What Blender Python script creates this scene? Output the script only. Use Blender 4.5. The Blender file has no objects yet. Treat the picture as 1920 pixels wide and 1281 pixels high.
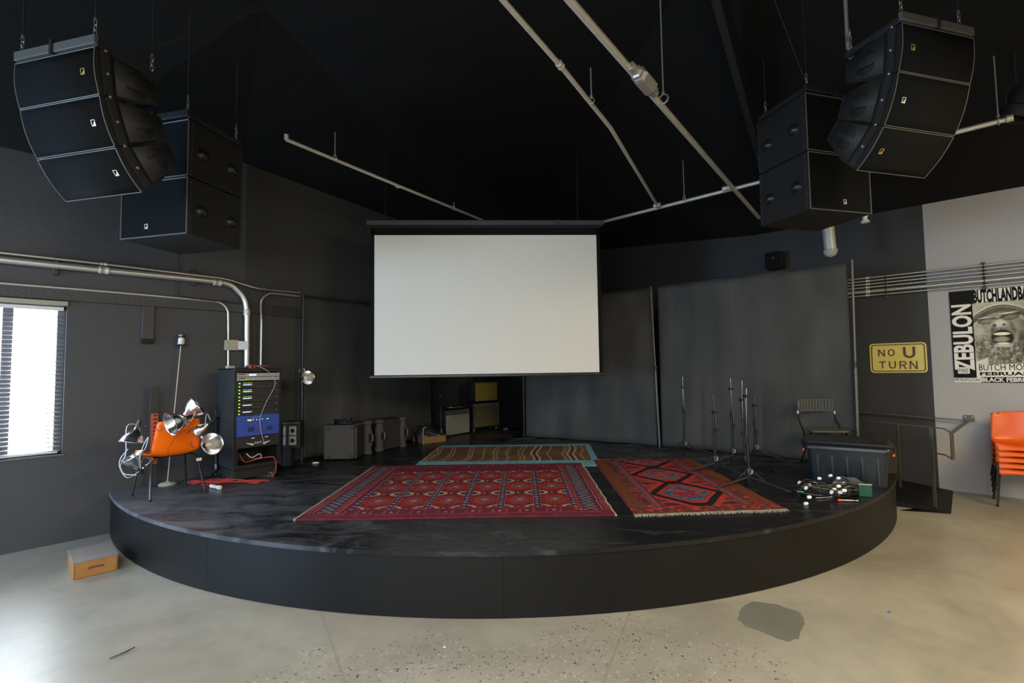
import bpy, bmesh, math, random
import numpy as np
from mathutils import Vector, Matrix
random.seed(7); rng = np.random.default_rng(7)
sc = bpy.context.scene
COL = sc.collection
PI = math.pi
# ------------------------------------------------------------------ camera
EYE = 1.65; FOC = 932.0; PITCH = .0552; ROLL = -.0143
_F = Vector((0, math.cos(PITCH), math.sin(PITCH))); _R = Vector((1, 0, 0)); _U = _R.cross(_F)
CR = _R*math.cos(ROLL)+_U*math.sin(ROLL); CU = -_R*math.sin(ROLL)+_U*math.cos(ROLL)
cd = bpy.data.cameras.new('camera'); cam = bpy.data.objects.new('camera', cd); COL.objects.link(cam)
m3 = Matrix((CR, CU, -_F)).transposed()
cam.matrix_world = Matrix.Translation((0, 0, EYE)) @ m3.to_4x4()
cd.sensor_fit = 'HORIZONTAL'; cd.sensor_width = 36; cd.lens = 36*FOC/1920; cd.clip_end = 200; cd.clip_start = .05
sc.camera = cam
# ------------------------------------------------------------------ colour management, sky, large lights
sc.view_settings.view_transform = 'Standard'; sc.view_settings.look = 'None'
sc.view_settings.exposure = 0.0; sc.view_settings.gamma = 1; sc.view_settings.use_curve_mapping = False
w = bpy.data.worlds.new('sky'); sc.world = w; w.use_nodes = True
bg = w.node_tree.nodes['Background']; bg.inputs[0].default_value = (.80, .90, 1.0, 1); bg.inputs[1].default_value = 26.0
def area(name, loc, target, sx, sy, power, col, portal=False):
    l = bpy.data.lights.new(name, 'AREA'); l.shape = 'RECTANGLE'; l.size = sx; l.size_y = sy; l.energy = power; l.color = col
    o = bpy.data.objects.new(name, l); COL.objects.link(o); o.location = loc
    o.rotation_euler = (Vector(target)-Vector(loc)).to_track_quat('-Z', 'Z').to_euler()
    if portal: l.cycles.is_portal = True
    return o
# unseen fill lights added behind, at left and overhead; last, the warm room light
area('rear_fill_light', (-2.0, -4.6, 1.4), (-1.0, 5, .2), 6.0, 2.0, 210, (.93, .96, 1.0))
area('left_cool_fill_light', (-7.0, .4, 1.7), (-3.0, 4.4, .2), 1.8, 1.9, 380, (.42, .68, 1.0))
area('overhead_fill_light', (-.6, -.9, 3.5), (-.6, -.5, 0), 4.5, 2.4, 330, (1.0, .985, .95))
area('warm_room_light', (5.2, .6, 3.45), (5.0, 1.2, 0), 2.4, 3.4, 370, (1.0, .80, .46))
# ------------------------------------------------------------------ helpers: real points from sight lines and real surfaces
def ray(px, py):
    return _F+CR*((px-960)/FOC)-CU*((py-640.5)/FOC)
def atY(px, py, Y):
    d = ray(px, py); return Vector((0, 0, EYE))+d*(Y/d.y)
def atz(px, py, z):
    d = ray(px, py); return Vector((0, 0, EYE))+d*((z-EYE)/d.z)
def onpl(px, py, a, b):          # vertical plane X = a + b*Y
    d = ray(px, py); t = a/(d.x-b*d.y); return Vector((0, 0, EYE))+d*t
A1_, B1_ = -8.97, .90            # left wall
A2_, B2_ = -6.978, .58           # rear left wall
A3_, B3_ = 12.82, -1.10          # right wall
def wl(px, py, off=0): return onpl(px, py, A1_+off*math.hypot(1, B1_), B1_)
def w2(px, py, off=0): return onpl(px, py, A2_+off*math.hypot(1, B2_), B2_)
def wr(px, py, off=0): return onpl(px, py, A3_-off*math.hypot(1, B3_), B3_)
STG = .44
def unit(x, y): n = math.hypot(x, y); return Vector((x/n, y/n, 0))
U1 = unit(B1_, 1); U2 = unit(B2_, 1); U3 = unit(1.10, -1)
def rz(u): return math.atan2(u.y, u.x)
# ------------------------------------------------------------------ mesh builder
class MB:
    def __init__(s): s.v = []; s.f = []
    def add(s, vs, fs):
        n = len(s.v); s.v += [tuple(v) for v in vs]; s.f += [tuple(i+n for i in f) for f in fs]; return s
    def box(s, c, d, M=None):
        x, y, z = d[0]/2, d[1]/2, d[2]/2; c = Vector(c)
        vs = [Vector((a*x, b*y, e*z)) for a in (-1, 1) for b in (-1, 1) for e in (-1, 1)]
        if M is not None: vs = [M @ v for v in vs]
        return s.add([v+c for v in vs], [(0, 1, 3, 2), (4, 6, 7, 5), (0, 4, 5, 1), (2, 3, 7, 6), (0, 2, 6, 4), (1, 5, 7, 3)])
    def b2(s, x0, x1, y0, y1, z0, z1):
        return s.box(((x0+x1)/2, (y0+y1)/2, (z0+z1)/2), (x1-x0, y1-y0, z1-z0))
    def bar(s, p, q, w_, h_, up=(0, 0, 1)):
        p = Vector(p); q = Vector(q); d = (q-p); L = d.length; d.normalize(); u = Vector(up)
        sx = d.cross(u)
        if sx.length < 1e-4: sx = d.cross(Vector((1, 0, 0)))
        sx.normalize(); uu = sx.cross(d)
        M = Matrix((sx, d, uu)).transposed()
        return s.box((p+q)/2, (w_, L, h_), M)
    def tube(s, path, r, seg=8, cap=True):
        P = [Vector(p) for p in path]; n = len(P)
        rs = r if isinstance(r, (list, tuple)) else [r]*n
        base = len(s.v); prev = None
        for i, p in enumerate(P):
            t = (P[min(i+1, n-1)]-P[max(i-1, 0)]);
            if t.length < 1e-9: t = Vector((0, 0, 1))
            t.normalize()
            if prev is None:
                a = Vector((0, 0, 1)) if abs(t.z) < .9 else Vector((1, 0, 0))
                x = t.cross(a).normalized()
            else:
                x = prev-t*prev.dot(t)
                if x.length < 1e-6: x = t.orthogonal()
                x.normalize()
            prev = x; y = t.cross(x)
            for k in range(seg):
                a = 2*PI*k/seg; s.v.append(tuple(p+(x*math.cos(a)+y*math.sin(a))*rs[i]))
        for i in range(n-1):
            for k in range(seg):
                a = base+i*seg+k; b = base+i*seg+(k+1) % seg
                s.f.append((a, b, b+seg, a+seg))
        if cap:
            s.f.append(tuple(base+k for k in range(seg))[::-1]); s.f.append(tuple(base+(n-1)*seg+k for k in range(seg)))
        return s
    def cyl(s, p, q, r, seg=12): return s.tube([p, q], r, seg)
    def lathe(s, prof, seg=20, origin=(0, 0, 0), axis=(0, 0, 1)):    # prof: (radius, height)
        q = Vector(axis).normalized().to_track_quat('Z', 'Y').to_matrix(); o = Vector(origin); base = len(s.v)
        for r, h in prof:
            for k in range(seg):
                a = 2*PI*k/seg; s.v.append(tuple(o+q @ Vector((r*math.cos(a), r*math.sin(a), h))))
        for i in range(len(prof)-1):
            for k in range(seg):
                a = base+i*seg+k; b = base+i*seg+(k+1) % seg
                s.f.append((a, b, b+seg, a+seg))
        return s
    def prism(s, poly, e, ax='y'):   # poly in (x,z) extruded along y, or other axis triples
        a, b = e; n = len(poly)
        def P(p, t):
            if ax == 'y': return (p[0], t, p[1])
            if ax == 'z': return (p[0], p[1], t)
            return (t, p[0], p[1])
        vs = [P(p, a) for p in poly]+[P(p, b) for p in poly]
        fs = [tuple(range(n))[::-1], tuple(range(n, 2*n))]+[(i, (i+1) % n, (i+1) % n+n, i+n) for i in range(n)]
        return s.add(vs, fs)
    def build(s, name, mat, parent=None, bev=0, smooth=True, loc=None, solid=0, sub=0):
        me = bpy.data.meshes.new(name); me.from_pydata(s.v, [], s.f); me.update()
        bm = bmesh.new(); bm.from_mesh(me); bmesh.ops.recalc_face_normals(bm, faces=bm.faces); bm.to_mesh(me); bm.free()
        o = bpy.data.objects.new(name, me); COL.objects.link(o)
        me.materials.append(mat)
        if parent is not None: o.parent = parent
        if loc is not None: o.location = loc
        if smooth:
            me.polygons.foreach_set('use_smooth', [True]*len(me.polygons)); me.set_sharp_from_angle(angle=math.radians(38))
        if solid:
            md = o.modifiers.new('solid', 'SOLIDIFY'); md.thickness = solid; md.offset = 0
        if sub:
            md = o.modifiers.new('sub', 'SUBSURF'); md.levels = sub; md.render_levels = sub
        if bev:
            md = o.modifiers.new('bevel', 'BEVEL'); md.width = bev; md.segments = 2; md.limit_method = 'ANGLE'
        return o
def arc(c, a0, a1, r, n=8):
    return [(c[0]+r*math.cos(a0+(a1-a0)*i/n), c[1]+r*math.sin(a0+(a1-a0)*i/n)) for i in range(n+1)]
def rrect(x0, x1, z0, z1, r, n=4):
    return arc((x1-r, z1-r), 0, PI/2, r, n)+arc((x0+r, z1-r), PI/2, PI, r, n)+arc((x0+r, z0+r), PI, 1.5*PI, r, n)+arc((x1-r, z0+r), 1.5*PI, 2*PI, r, n)
def smooth_path(pts, n=6):
    P = [Vector(p) for p in pts]; out = []
    Q = [P[0]*2-P[1]]+P+[P[-1]*2-P[-2]]
    for i in range(1, len(Q)-2):
        for k in range(n):
            t = k/n; a, b, c, d = Q[i-1], Q[i], Q[i+1], Q[i+2]
            out.append(.5*((2*b)+(c-a)*t+(2*a-5*b+4*c-d)*t*t+(3*b-a-3*c+d)*t**3))
    out.append(P[-1]); return out
def tag(o, label, cat, group=None, kind=None):
    o['label'] = label; o['category'] = cat
    if group: o['group'] = group
    if kind: o['kind'] = kind
    return o
def thing(name, loc, label, cat, rot=0, group=None):
    o = bpy.data.objects.new(name, None); COL.objects.link(o); o.location = loc; o.rotation_euler = (0, 0, rot); o.empty_display_size = .1
    return tag(o, label, cat, group)
def struct(o): o['kind'] = 'structure'; return o
def text_obj(body, name, w_, h_, center, mat, parent, rotz=0, thick=.002, bold=.0):
    cu = bpy.data.curves.new('t', 'FONT'); cu.body = body; cu.size = 1; cu.extrude = .01; cu.offset = bold; cu.resolution_u = 3
    to = bpy.data.objects.new('t', cu); COL.objects.link(to)
    dg = bpy.context.evaluated_depsgraph_get(); me = bpy.data.meshes.new_from_object(to.evaluated_get(dg))
    COL.objects.unlink(to); bpy.data.objects.remove(to)
    n = len(me.vertices); co = np.zeros(n*3); me.vertices.foreach_get('co', co); co = co.reshape(-1, 3)
    mn = co.min(0); mx = co.max(0); x = (co[:, 0]-(mn[0]+mx[0])/2)/max(1e-6, mx[0]-mn[0])*w_; z = (co[:, 1]-(mn[1]+mx[1])/2)/max(1e-6, mx[1]-mn[1])*h_
    y = -co[:, 2]/.01*thick
    if rotz: x, z = x*math.cos(rotz)-z*math.sin(rotz), x*math.sin(rotz)+z*math.cos(rotz)
    out = np.stack([x+center[0], y+center[1], z+center[2]], 1); me.vertices.foreach_set('co', out.ravel()); me.update()
    me.materials.clear(); me.materials.append(mat); me.name = name
    o = bpy.data.objects.new(name, me); COL.objects.link(o); o.parent = parent
    return o
# ------------------------------------------------------------------ materials
def base_mat(name, col, rough=.6, metal=0., spec=.5):
    m = bpy.data.materials.new(name); m.use_nodes = True; b = m.node_tree.nodes['Principled BSDF']
    b.inputs['Base Color'].default_value = (*col, 1); b.inputs['Roughness'].default_value = rough
    b.inputs['Metallic'].default_value = metal; b.inputs['Specular IOR Level'].default_value = spec
    return m, m.node_tree.nodes, m.node_tree.links, b
def mat(name, col, rough=.6, metal=0., var=.15, scale=12., bump=.0, spec=.5, rvar=.08, emit=None, es=0):
    m, N, L, b = base_mat(name, col, rough, metal, spec)
    tc = N.new('ShaderNodeTexCoord'); nz = N.new('ShaderNodeTexNoise'); nz.inputs['Scale'].default_value = scale; nz.inputs['Detail'].default_value = 4
    L.new(tc.outputs['Object'], nz.inputs['Vector'])
    cr = N.new('ShaderNodeMapRange'); cr.inputs['To Min'].default_value = 1-var; cr.inputs['To Max'].default_value = 1+var
    L.new(nz.outputs['Fac'], cr.inputs['Value'])
    mx = N.new('ShaderNodeVectorMath'); mx.operation = 'SCALE'; mx.inputs[0].default_value = col; L.new(cr.outputs[0], mx.inputs['Scale'])
    L.new(mx.outputs[0], b.inputs['Base Color'])
    rr = N.new('ShaderNodeMapRange'); rr.inputs['To Min'].default_value = max(.02, rough-rvar); rr.inputs['To Max'].default_value = min(1, rough+rvar)
    L.new(nz.outputs['Fac'], rr.inputs['Value']); L.new(rr.outputs[0], b.inputs['Roughness'])
    if bump:
        bp = N.new('ShaderNodeBump'); bp.inputs['Strength'].default_value = bump; bp.inputs['Distance'].default_value = .01
        n2 = N.new('ShaderNodeTexNoise'); n2.inputs['Scale'].default_value = scale*6; L.new(tc.outputs['Object'], n2.inputs['Vector'])
        L.new(n2.outputs['Fac'], bp.inputs['Height']); L.new(bp.outputs[0], b.inputs['Normal'])
    if emit: b.inputs['Emission Color'].default_value = (*emit, 1); b.inputs['Emission Strength'].default_value = es
    return m
M_BLACKWALL = mat('black_wall_paint', (.048, .048, .051), .55, scale=2.5, var=.15, bump=.25)
M_REARWALL = mat('rear_wall_black_paint', (.058, .060, .060), .6, scale=2.5, var=.2, bump=.25)
M_CEIL = mat('black_ceiling_paint', (.0075, .0075, .0073), .85, scale=1.2, var=.3, spec=.2)
M_BEAM = mat('black_beam_paint', (.017, .018, .018), .7, spec=.3)
M_TRIM = mat('black_trim_paint', (.042, .042, .043), .5, scale=6, var=.3, bump=.4)
M_GALV = mat('galvanised_conduit', (.62, .60, .55), .38, .75, scale=20, var=.12)
M_STEEL = mat('dull_steel_pipe', (.60, .58, .50), .42, .4, scale=16, var=.15)
M_CAB = mat('black_speaker_cabinet', (.013, .0125, .0115), .6, scale=60, var=.2, bump=.5, spec=.3)
M_CHEEK = mat('grey_black_side_plate', (.026, .025, .023), .6, scale=40, spec=.3)
M_GRILLE = mat('black_grille_cloth', (.0065, .007, .007), .8, scale=200, var=.3, bump=.3, spec=.12)
M_EDGE = mat('worn_grille_edge', (.10, .097, .088), .5, scale=30)
M_DARK = mat('recess_black', (.004, .004, .004), .8, var=.05)
M_BADGE = mat('pale_badge', (.75, .72, .6), .4)
M_GOLD = mat('gold_badge', (.55, .40, .12), .4, .3)
M_RIG = mat('black_rigging_steel', (.035, .035, .035), .45, .4, scale=20)
M_CHROME = mat('chrome', (.75, .75, .76), .16, 1.0, var=.05, scale=8, rvar=.06)
M_ALU = mat('spun_aluminium', (.78, .78, .79), .22, 1.0, var=.06, scale=6, rvar=.1)
M_CHROMELINK = mat('dull_bright_link', (.38, .37, .33), .35, .8)
M_BLKMET = mat('black_metal', (.018, .018, .02), .32, .3, scale=30)
M_RUBBER = mat('black_rubber', (.012, .012, .012), .8)
M_CORDB = mat('black_cable', (.012, .012, .014), .5)
M_CORDW = mat('grey_white_cable', (.55, .57, .62), .5)
M_RED = mat('red_cable', (.42, .03, .02), .45)
M_GREENP = mat('green_plastic', (.006, .07, .045), .45)
M_WHITE = mat('white_plastic', (.82, .82, .80), .4, var=.05)
M_ORANGE = mat('orange_plastic', (.70, .095, .005), .28, var=.04, scale=4, spec=.4)
M_ORANGE_LIT = mat('orange_plastic_lit', (1.0, .165, .003), .32, var=.03, scale=4, spec=.3)  # same orange plastic, stronger light on the lamp chair put into the colour
M_GALV2 = mat('grey_galvanised_conduit', (.40, .39, .36), .42, .7, scale=20, var=.12)
M_CREAM = mat('cream_wool', (.62, .55, .42), .95, scale=80, var=.25, bump=.8)
M_SCREEN = mat('screen_fabric', (.70, .665, .575), .85, scale=1.5, var=.02, spec=.2)
M_WINFRAME = mat('window_frame_paint', (.10, .11, .14), .4)
M_SLAT = mat('blind_slat', (.62, .62, .62), .4, var=.04)
M_BEIGE = mat('beige_valance', (.36, .32, .25), .5)
M_BOXTAN = mat('tan_electrical_box', (.42, .38, .28), .5)
M_WOODTOP = mat('weathered_box_lid', (.22, .185, .165), .6, scale=9, var=.2)
M_WOOD = mat('orange_varnished_wood', (.36, .165, .045), .4, scale=7, var=.25)
M_WOODD = mat('dark_joint_wood', (.20, .075, .02), .5)
M_SILVER = mat('silver_faceplate', (.42, .42, .40), .4, .4)
M_BLUE = mat('blue_faceplate', (.035, .08, .42), .4, var=.08)
M_BLUED = mat('dark_blue_vent', (.012, .03, .17), .5)
M_UNIT = mat('black_faceplate', (.02, .02, .02), .5)
M_LEDG = mat('green_led', (.1, .5, .05), .4, emit=(.35, 1, .05), es=2.2)
M_LEDW = mat('blue_white_display', (.3, .35, .8), .4, emit=(.42, .5, 1.0), es=1.6)
M_LEDO = mat('orange_display', (.8, .3, .02), .4, emit=(1, .42, .05), es=1.4)
M_CASE = mat('grey_case_carpet', (.085, .083, .08), .85, scale=50, var=.2, bump=.6)
M_CASED = mat('dark_case_plastic', (.03, .03, .03), .6)
M_AMPG = mat('grey_amp_cloth', (.27, .28, .24), .85, scale=120, var=.15, bump=.4)
M_TWEED = mat('brown_amp_cloth', (.10, .08, .035), .85, scale=120, var=.3)
M_YELLOW = mat('mustard_fibre_case', (.26, .19, .03), .7, scale=10, var=.25)
M_TOLEX = mat('black_tolex', (.012, .012, .012), .6)
M_SILVP = mat('aged_silver_panel', (.22, .22, .20), .4, .4)
M_CRATE = mat('book_cardboard', (.16, .12, .06), .7)
M_BOOK1 = mat('tan_book_print', (.22, .14, .035), .7, scale=30, var=.6)
M_BOOK2 = mat('blue_book', (.03, .04, .16), .6)
M_SIGNY = mat('yellow_sign_enamel', (.60, .50, .10), .45, scale=9, var=.14)
M_SIGNK = mat('brown_black_lettering', (.05, .022, .012), .5)
M_PBLACK = mat('poster_black', (.008, .008, .008), .7, var=.05, spec=.12)
M_PWHITE = mat('poster_white', (.68, .67, .63), .5, var=.03)
M_BRONZE = mat('dark_bronze_steel', (.085, .078, .055), .42, .35, scale=14, var=.3)
M_LAMPCAN = mat('pale_lamp_can', (.45, .45, .42), .4, .2)
M_PLANK = mat('black_brown_plank', (.03, .026, .025), .6)
M_ORTAG = mat('faded_orange_label', (.55, .10, .035), .6)
def mat_curtain():
    m, N, L, b = base_mat('charcoal_curtain_cloth', (.062, .062, .060), .95, 0, .1)
    tc = N.new('ShaderNodeTexCoord'); n = N.new('ShaderNodeTexNoise'); n.inputs['Scale'].default_value = 3; n.inputs['Detail'].default_value = 6
    mp = N.new('ShaderNodeMapping'); mp.inputs['Scale'].default_value = (1, 1, .25); L.new(tc.outputs['Object'], mp.inputs[0]); L.new(mp.outputs[0], n.inputs['Vector'])
    r = N.new('ShaderNodeValToRGB'); r.color_ramp.elements[0].color = (.048, .048, .047, 1); r.color_ramp.elements[1].color = (.078, .078, .074, 1); r.color_ramp.elements[0].position = .3; r.color_ramp.elements[1].position = .7
    L.new(n.outputs['Fac'], r.inputs[0]); L.new(r.outputs[0], b.inputs['Base Color'])
    bp = N.new('ShaderNodeBump'); bp.inputs['Strength'].default_value = .3; bp.inputs['Distance'].default_value = .002
    n2 = N.new('ShaderNodeTexNoise'); n2.inputs['Scale'].default_value = 350; L.new(tc.outputs['Object'], n2.inputs['Vector']); L.new(n2.outputs['Fac'], bp.inputs['Height']); L.new(bp.outputs[0], b.inputs['Normal'])
    return m
M_CURTAIN = mat_curtain()
def mat_stage():
    m, N, L, b = base_mat('worn_black_stage_paint_and_glare', (.02, .02, .02), .35, 0, .38)
    tc = N.new('ShaderNodeTexCoord')
    n = N.new('ShaderNodeTexNoise'); n.inputs['Scale'].default_value = 2.2; n.inputs['Detail'].default_value = 9; n.inputs['Roughness'].default_value = .68; n.inputs['Distortion'].default_value = .8
    mp = N.new('ShaderNodeMapping'); mp.inputs['Scale'].default_value = (1, 2.2, 1); L.new(tc.outputs['Object'], mp.inputs[0]); L.new(mp.outputs[0], n.inputs['Vector'])
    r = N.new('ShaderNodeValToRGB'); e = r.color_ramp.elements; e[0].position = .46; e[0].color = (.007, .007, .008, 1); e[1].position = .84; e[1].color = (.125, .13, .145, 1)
    sx = N.new('ShaderNodeSeparateXYZ'); L.new(tc.outputs['Object'], sx.inputs[0])     # window glare painted in with the wear, toward the left front edge
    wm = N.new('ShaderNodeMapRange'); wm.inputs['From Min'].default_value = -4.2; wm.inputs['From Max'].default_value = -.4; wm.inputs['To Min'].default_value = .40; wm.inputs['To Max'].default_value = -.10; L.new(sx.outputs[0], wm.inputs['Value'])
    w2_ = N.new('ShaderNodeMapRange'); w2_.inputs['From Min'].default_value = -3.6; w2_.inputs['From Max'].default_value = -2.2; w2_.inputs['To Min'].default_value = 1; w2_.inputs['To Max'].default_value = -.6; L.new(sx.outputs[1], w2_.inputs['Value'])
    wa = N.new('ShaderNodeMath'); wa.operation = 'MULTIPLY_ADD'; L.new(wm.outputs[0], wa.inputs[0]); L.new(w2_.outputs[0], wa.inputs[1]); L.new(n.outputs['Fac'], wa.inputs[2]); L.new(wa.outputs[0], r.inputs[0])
    w_ = N.new('ShaderNodeTexWave'); w_.wave_type = 'RINGS'; w_.inputs['Scale'].default_value = 3; w_.inputs['Distortion'].default_value = 9; w_.inputs['Detail'].default_value = 3; w_.inputs['Detail Scale'].default_value = 1.2
    L.new(tc.outputs['Object'], w_.inputs['Vector'])
    rr = N.new('ShaderNodeMapRange'); rr.inputs['From Min'].default_value = .35; rr.inputs['From Max'].default_value = .7; rr.inputs['To Min'].default_value = .22; rr.inputs['To Max'].default_value = .5
    L.new(n.outputs['Fac'], rr.inputs['Value'])
    ad = N.new('ShaderNodeMath'); ad.operation = 'MULTIPLY_ADD'; ad.inputs[1].default_value = .06; L.new(w_.outputs['Fac'], ad.inputs[0]); L.new(rr.outputs[0], ad.inputs[2])
    L.new(r.outputs[0], b.inputs['Base Color']); L.new(ad.outputs[0], b.inputs['Roughness'])
    bp = N.new('ShaderNodeBump'); bp.inputs['Strength'].default_value = .12; bp.inputs['Distance'].default_value = .01; L.new(n.outputs['Fac'], bp.inputs['Height']); L.new(bp.outputs[0], b.inputs['Normal'])
    return m
M_STAGE = mat_stage()
M_FASCIA = mat('black_fascia_paint', (.0055, .0052, .0048), .5, scale=1.6, var=.35, bump=.15, spec=.25)
def mat_floor():
    m, N, L, b = base_mat('polished_concrete', (.4, .37, .3), .34, 0, .5)
    geo = N.new('ShaderNodeNewGeometry')
    def noise(sc_, det=5, dist=0, ro=.6):
        n = N.new('ShaderNodeTexNoise'); n.inputs['Scale'].default_value = sc_; n.inputs['Detail'].default_value = det; n.inputs['Roughness'].default_value = ro; n.inputs['Distortion'].default_value = dist
        L.new(geo.outputs['Position'], n.inputs['Vector']); return n
    n1 = noise(.8, 6, .6); r1 = N.new('ShaderNodeValToRGB'); e = r1.color_ramp.elements
    e[0].position = .3; e[0].color = (.255, .232, .185, 1); e[1].position = .72; e[1].color = (.42, .388, .312, 1); L.new(n1.outputs['Fac'], r1.inputs[0])
    n2 = noise(7, 6, .4); m2 = N.new('ShaderNodeMapRange'); m2.inputs['To Min'].default_value = .80; m2.inputs['To Max'].default_value = 1.16; L.new(n2.outputs['Fac'], m2.inputs['Value'])
    mul = N.new('ShaderNodeVectorMath'); mul.operation = 'SCALE'; L.new(r1.outputs[0], mul.inputs[0]); L.new(m2.outputs[0], mul.inputs['Scale'])
    # exposed aggregate: cells of stone, kept where a blotchy mask in the middle of the floor allows
    vo = N.new('ShaderNodeTexVoronoi'); vo.inputs['Scale'].default_value = 58; L.new(geo.outputs['Position'], vo.inputs['Vector'])
    lt = N.new('ShaderNodeMath'); lt.operation = 'LESS_THAN'; L.new(vo.outputs['Distance'], lt.inputs[0])
    sep = N.new('ShaderNodeSeparateColor'); L.new(vo.outputs['Color'], sep.inputs[0])
    sz = N.new('ShaderNodeMapRange'); sz.inputs['From Min'].default_value = .25; sz.inputs['From Max'].default_value = 1; sz.inputs['To Min'].default_value = 0; sz.inputs['To Max'].default_value = .52; L.new(sep.outputs[0], sz.inputs['Value']); L.new(sz.outputs[0], lt.inputs[1])
    sp = N.new('ShaderNodeSeparateXYZ'); L.new(geo.outputs['Position'], sp.inputs[0])
    def blob(cx, cy, rx, ry):
        a = N.new('ShaderNodeMath'); a.operation = 'MULTIPLY_ADD'; a.inputs[1].default_value = 1/rx; a.inputs[2].default_value = -cx/rx; L.new(sp.outputs[0], a.inputs[0])
        c = N.new('ShaderNodeMath'); c.operation = 'MULTIPLY_ADD'; c.inputs[1].default_value = 1/ry; c.inputs[2].default_value = -cy/ry; L.new(sp.outputs[1], c.inputs[0])
        a2 = N.new('ShaderNodeMath'); a2.operation = 'MULTIPLY'; L.new(a.outputs[0], a2.inputs[0]); L.new(a.outputs[0], a2.inputs[1])
        c2 = N.new('ShaderNodeMath'); c2.operation = 'MULTIPLY_ADD'; L.new(c.outputs[0], c2.inputs[0]); L.new(c.outputs[0], c2.inputs[1]); L.new(a2.outputs[0], c2.inputs[2])
        d = N.new('ShaderNodeMath'); d.operation = 'SUBTRACT'; d.inputs[0].default_value = 1; L.new(c2.outputs[0], d.inputs[1]); return d
    b1 = blob(-.55, 2.45, 1.25, .75); b2 = blob(.72, 2.6, .75, .8)
    mxm = N.new('ShaderNodeMath'); mxm.operation = 'MAXIMUM'; L.new(b1.outputs[0], mxm.inputs[0]); L.new(b2.outputs[0], mxm.inputs[1])
    n3 = noise(2.6, 4); a3 = N.new('ShaderNodeMath'); a3.operation = 'MULTIPLY_ADD'; a3.inputs[1].default_value = 3.0; a3.inputs[2].default_value = -1.55; L.new(n3.outputs['Fac'], a3.inputs[0])
    a4 = N.new('ShaderNodeMath'); a4.operation = 'ADD'; L.new(a3.outputs[0], a4.inputs[0]); L.new(mxm.outputs[0], a4.inputs[1])
    a5 = N.new('ShaderNodeMath'); a5.operation = 'GREATER_THAN'; a5.inputs[1].default_value = .08; L.new(a4.outputs[0], a5.inputs[0])
    g = N.new('ShaderNodeMath'); g.operation = 'MULTIPLY'; L.new(lt.outputs[0], g.inputs[0]); L.new(a5.outputs[0], g.inputs[1])
    rs = N.new('ShaderNodeValToRGB'); e = rs.color_ramp.elements; e[0].color = (.07, .065, .07, 1); e[1].color = (.50, .46, .40, 1); L.new(sep.outputs[1], rs.inputs[0])
    mix = N.new('ShaderNodeMix'); mix.data_type = 'RGBA'; L.new(g.outputs[0], mix.inputs[0]); L.new(mul.outputs[0], mix.inputs[6]); L.new(rs.outputs[0], mix.inputs[7])
    # saw-cut joints: distance to two lines on the floor
    prev = mix
    for (x0, y0, x1, y1) in ((-1.25, 3.35, -.45, 1.9), (.62, 3.1, .15, 2.0)):
        nx, ny = (y1-y0), -(x1-x0); l_ = math.hypot(nx, ny); nx /= l_; ny /= l_
        dt = N.new('ShaderNodeVectorMath'); dt.operation = 'DOT_PRODUCT'; dt.inputs[1].default_value = (nx, ny, 0); L.new(geo.outputs['Position'], dt.inputs[0])
        s_ = N.new('ShaderNodeMath'); s_.operation = 'SUBTRACT'; s_.inputs[1].default_value = nx*x0+ny*y0; L.new(dt.outputs['Value'], s_.inputs[0])
        ab = N.new('ShaderNodeMath'); ab.operation = 'ABSOLUTE'; L.new(s_.outputs[0], ab.inputs[0])
        li = N.new('ShaderNodeMapRange'); li.inputs['From Min'].default_value = .003; li.inputs['From Max'].default_value = .012; li.inputs['To Min'].default_value = .35; li.inputs['To Max'].default_value = 0; L.new(ab.outputs[0], li.inputs['Value'])
        mm = N.new('ShaderNodeMix'); mm.data_type = 'RGBA'; mm.inputs[7].default_value = (.2, .185, .15, 1); L.new(li.outputs[0], mm.inputs[0]); L.new(prev.outputs[2], mm.inputs[6]); prev = mm
    L.new(prev.outputs[2], b.inputs['Base Color'])
    rr = N.new('ShaderNodeMapRange'); rr.inputs['To Min'].default_value = .24; rr.inputs['To Max'].default_value = .48; L.new(n1.outputs['Fac'], rr.inputs['Value']); L.new(rr.outputs[0], b.inputs['Roughness'])
    bp = N.new('ShaderNodeBump'); bp.inputs['Strength'].default_value = .06; bp.inputs['Distance'].default_value = .01; L.new(n2.outputs['Fac'], bp.inputs['Height']); L.new(bp.outputs[0], b.inputs['Normal'])
    return m
M_FLOOR = mat_floor()
M_PATCH = mat('grey_repair_mortar', (.165, .163, .14), .5, scale=5, var=.14)
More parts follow.
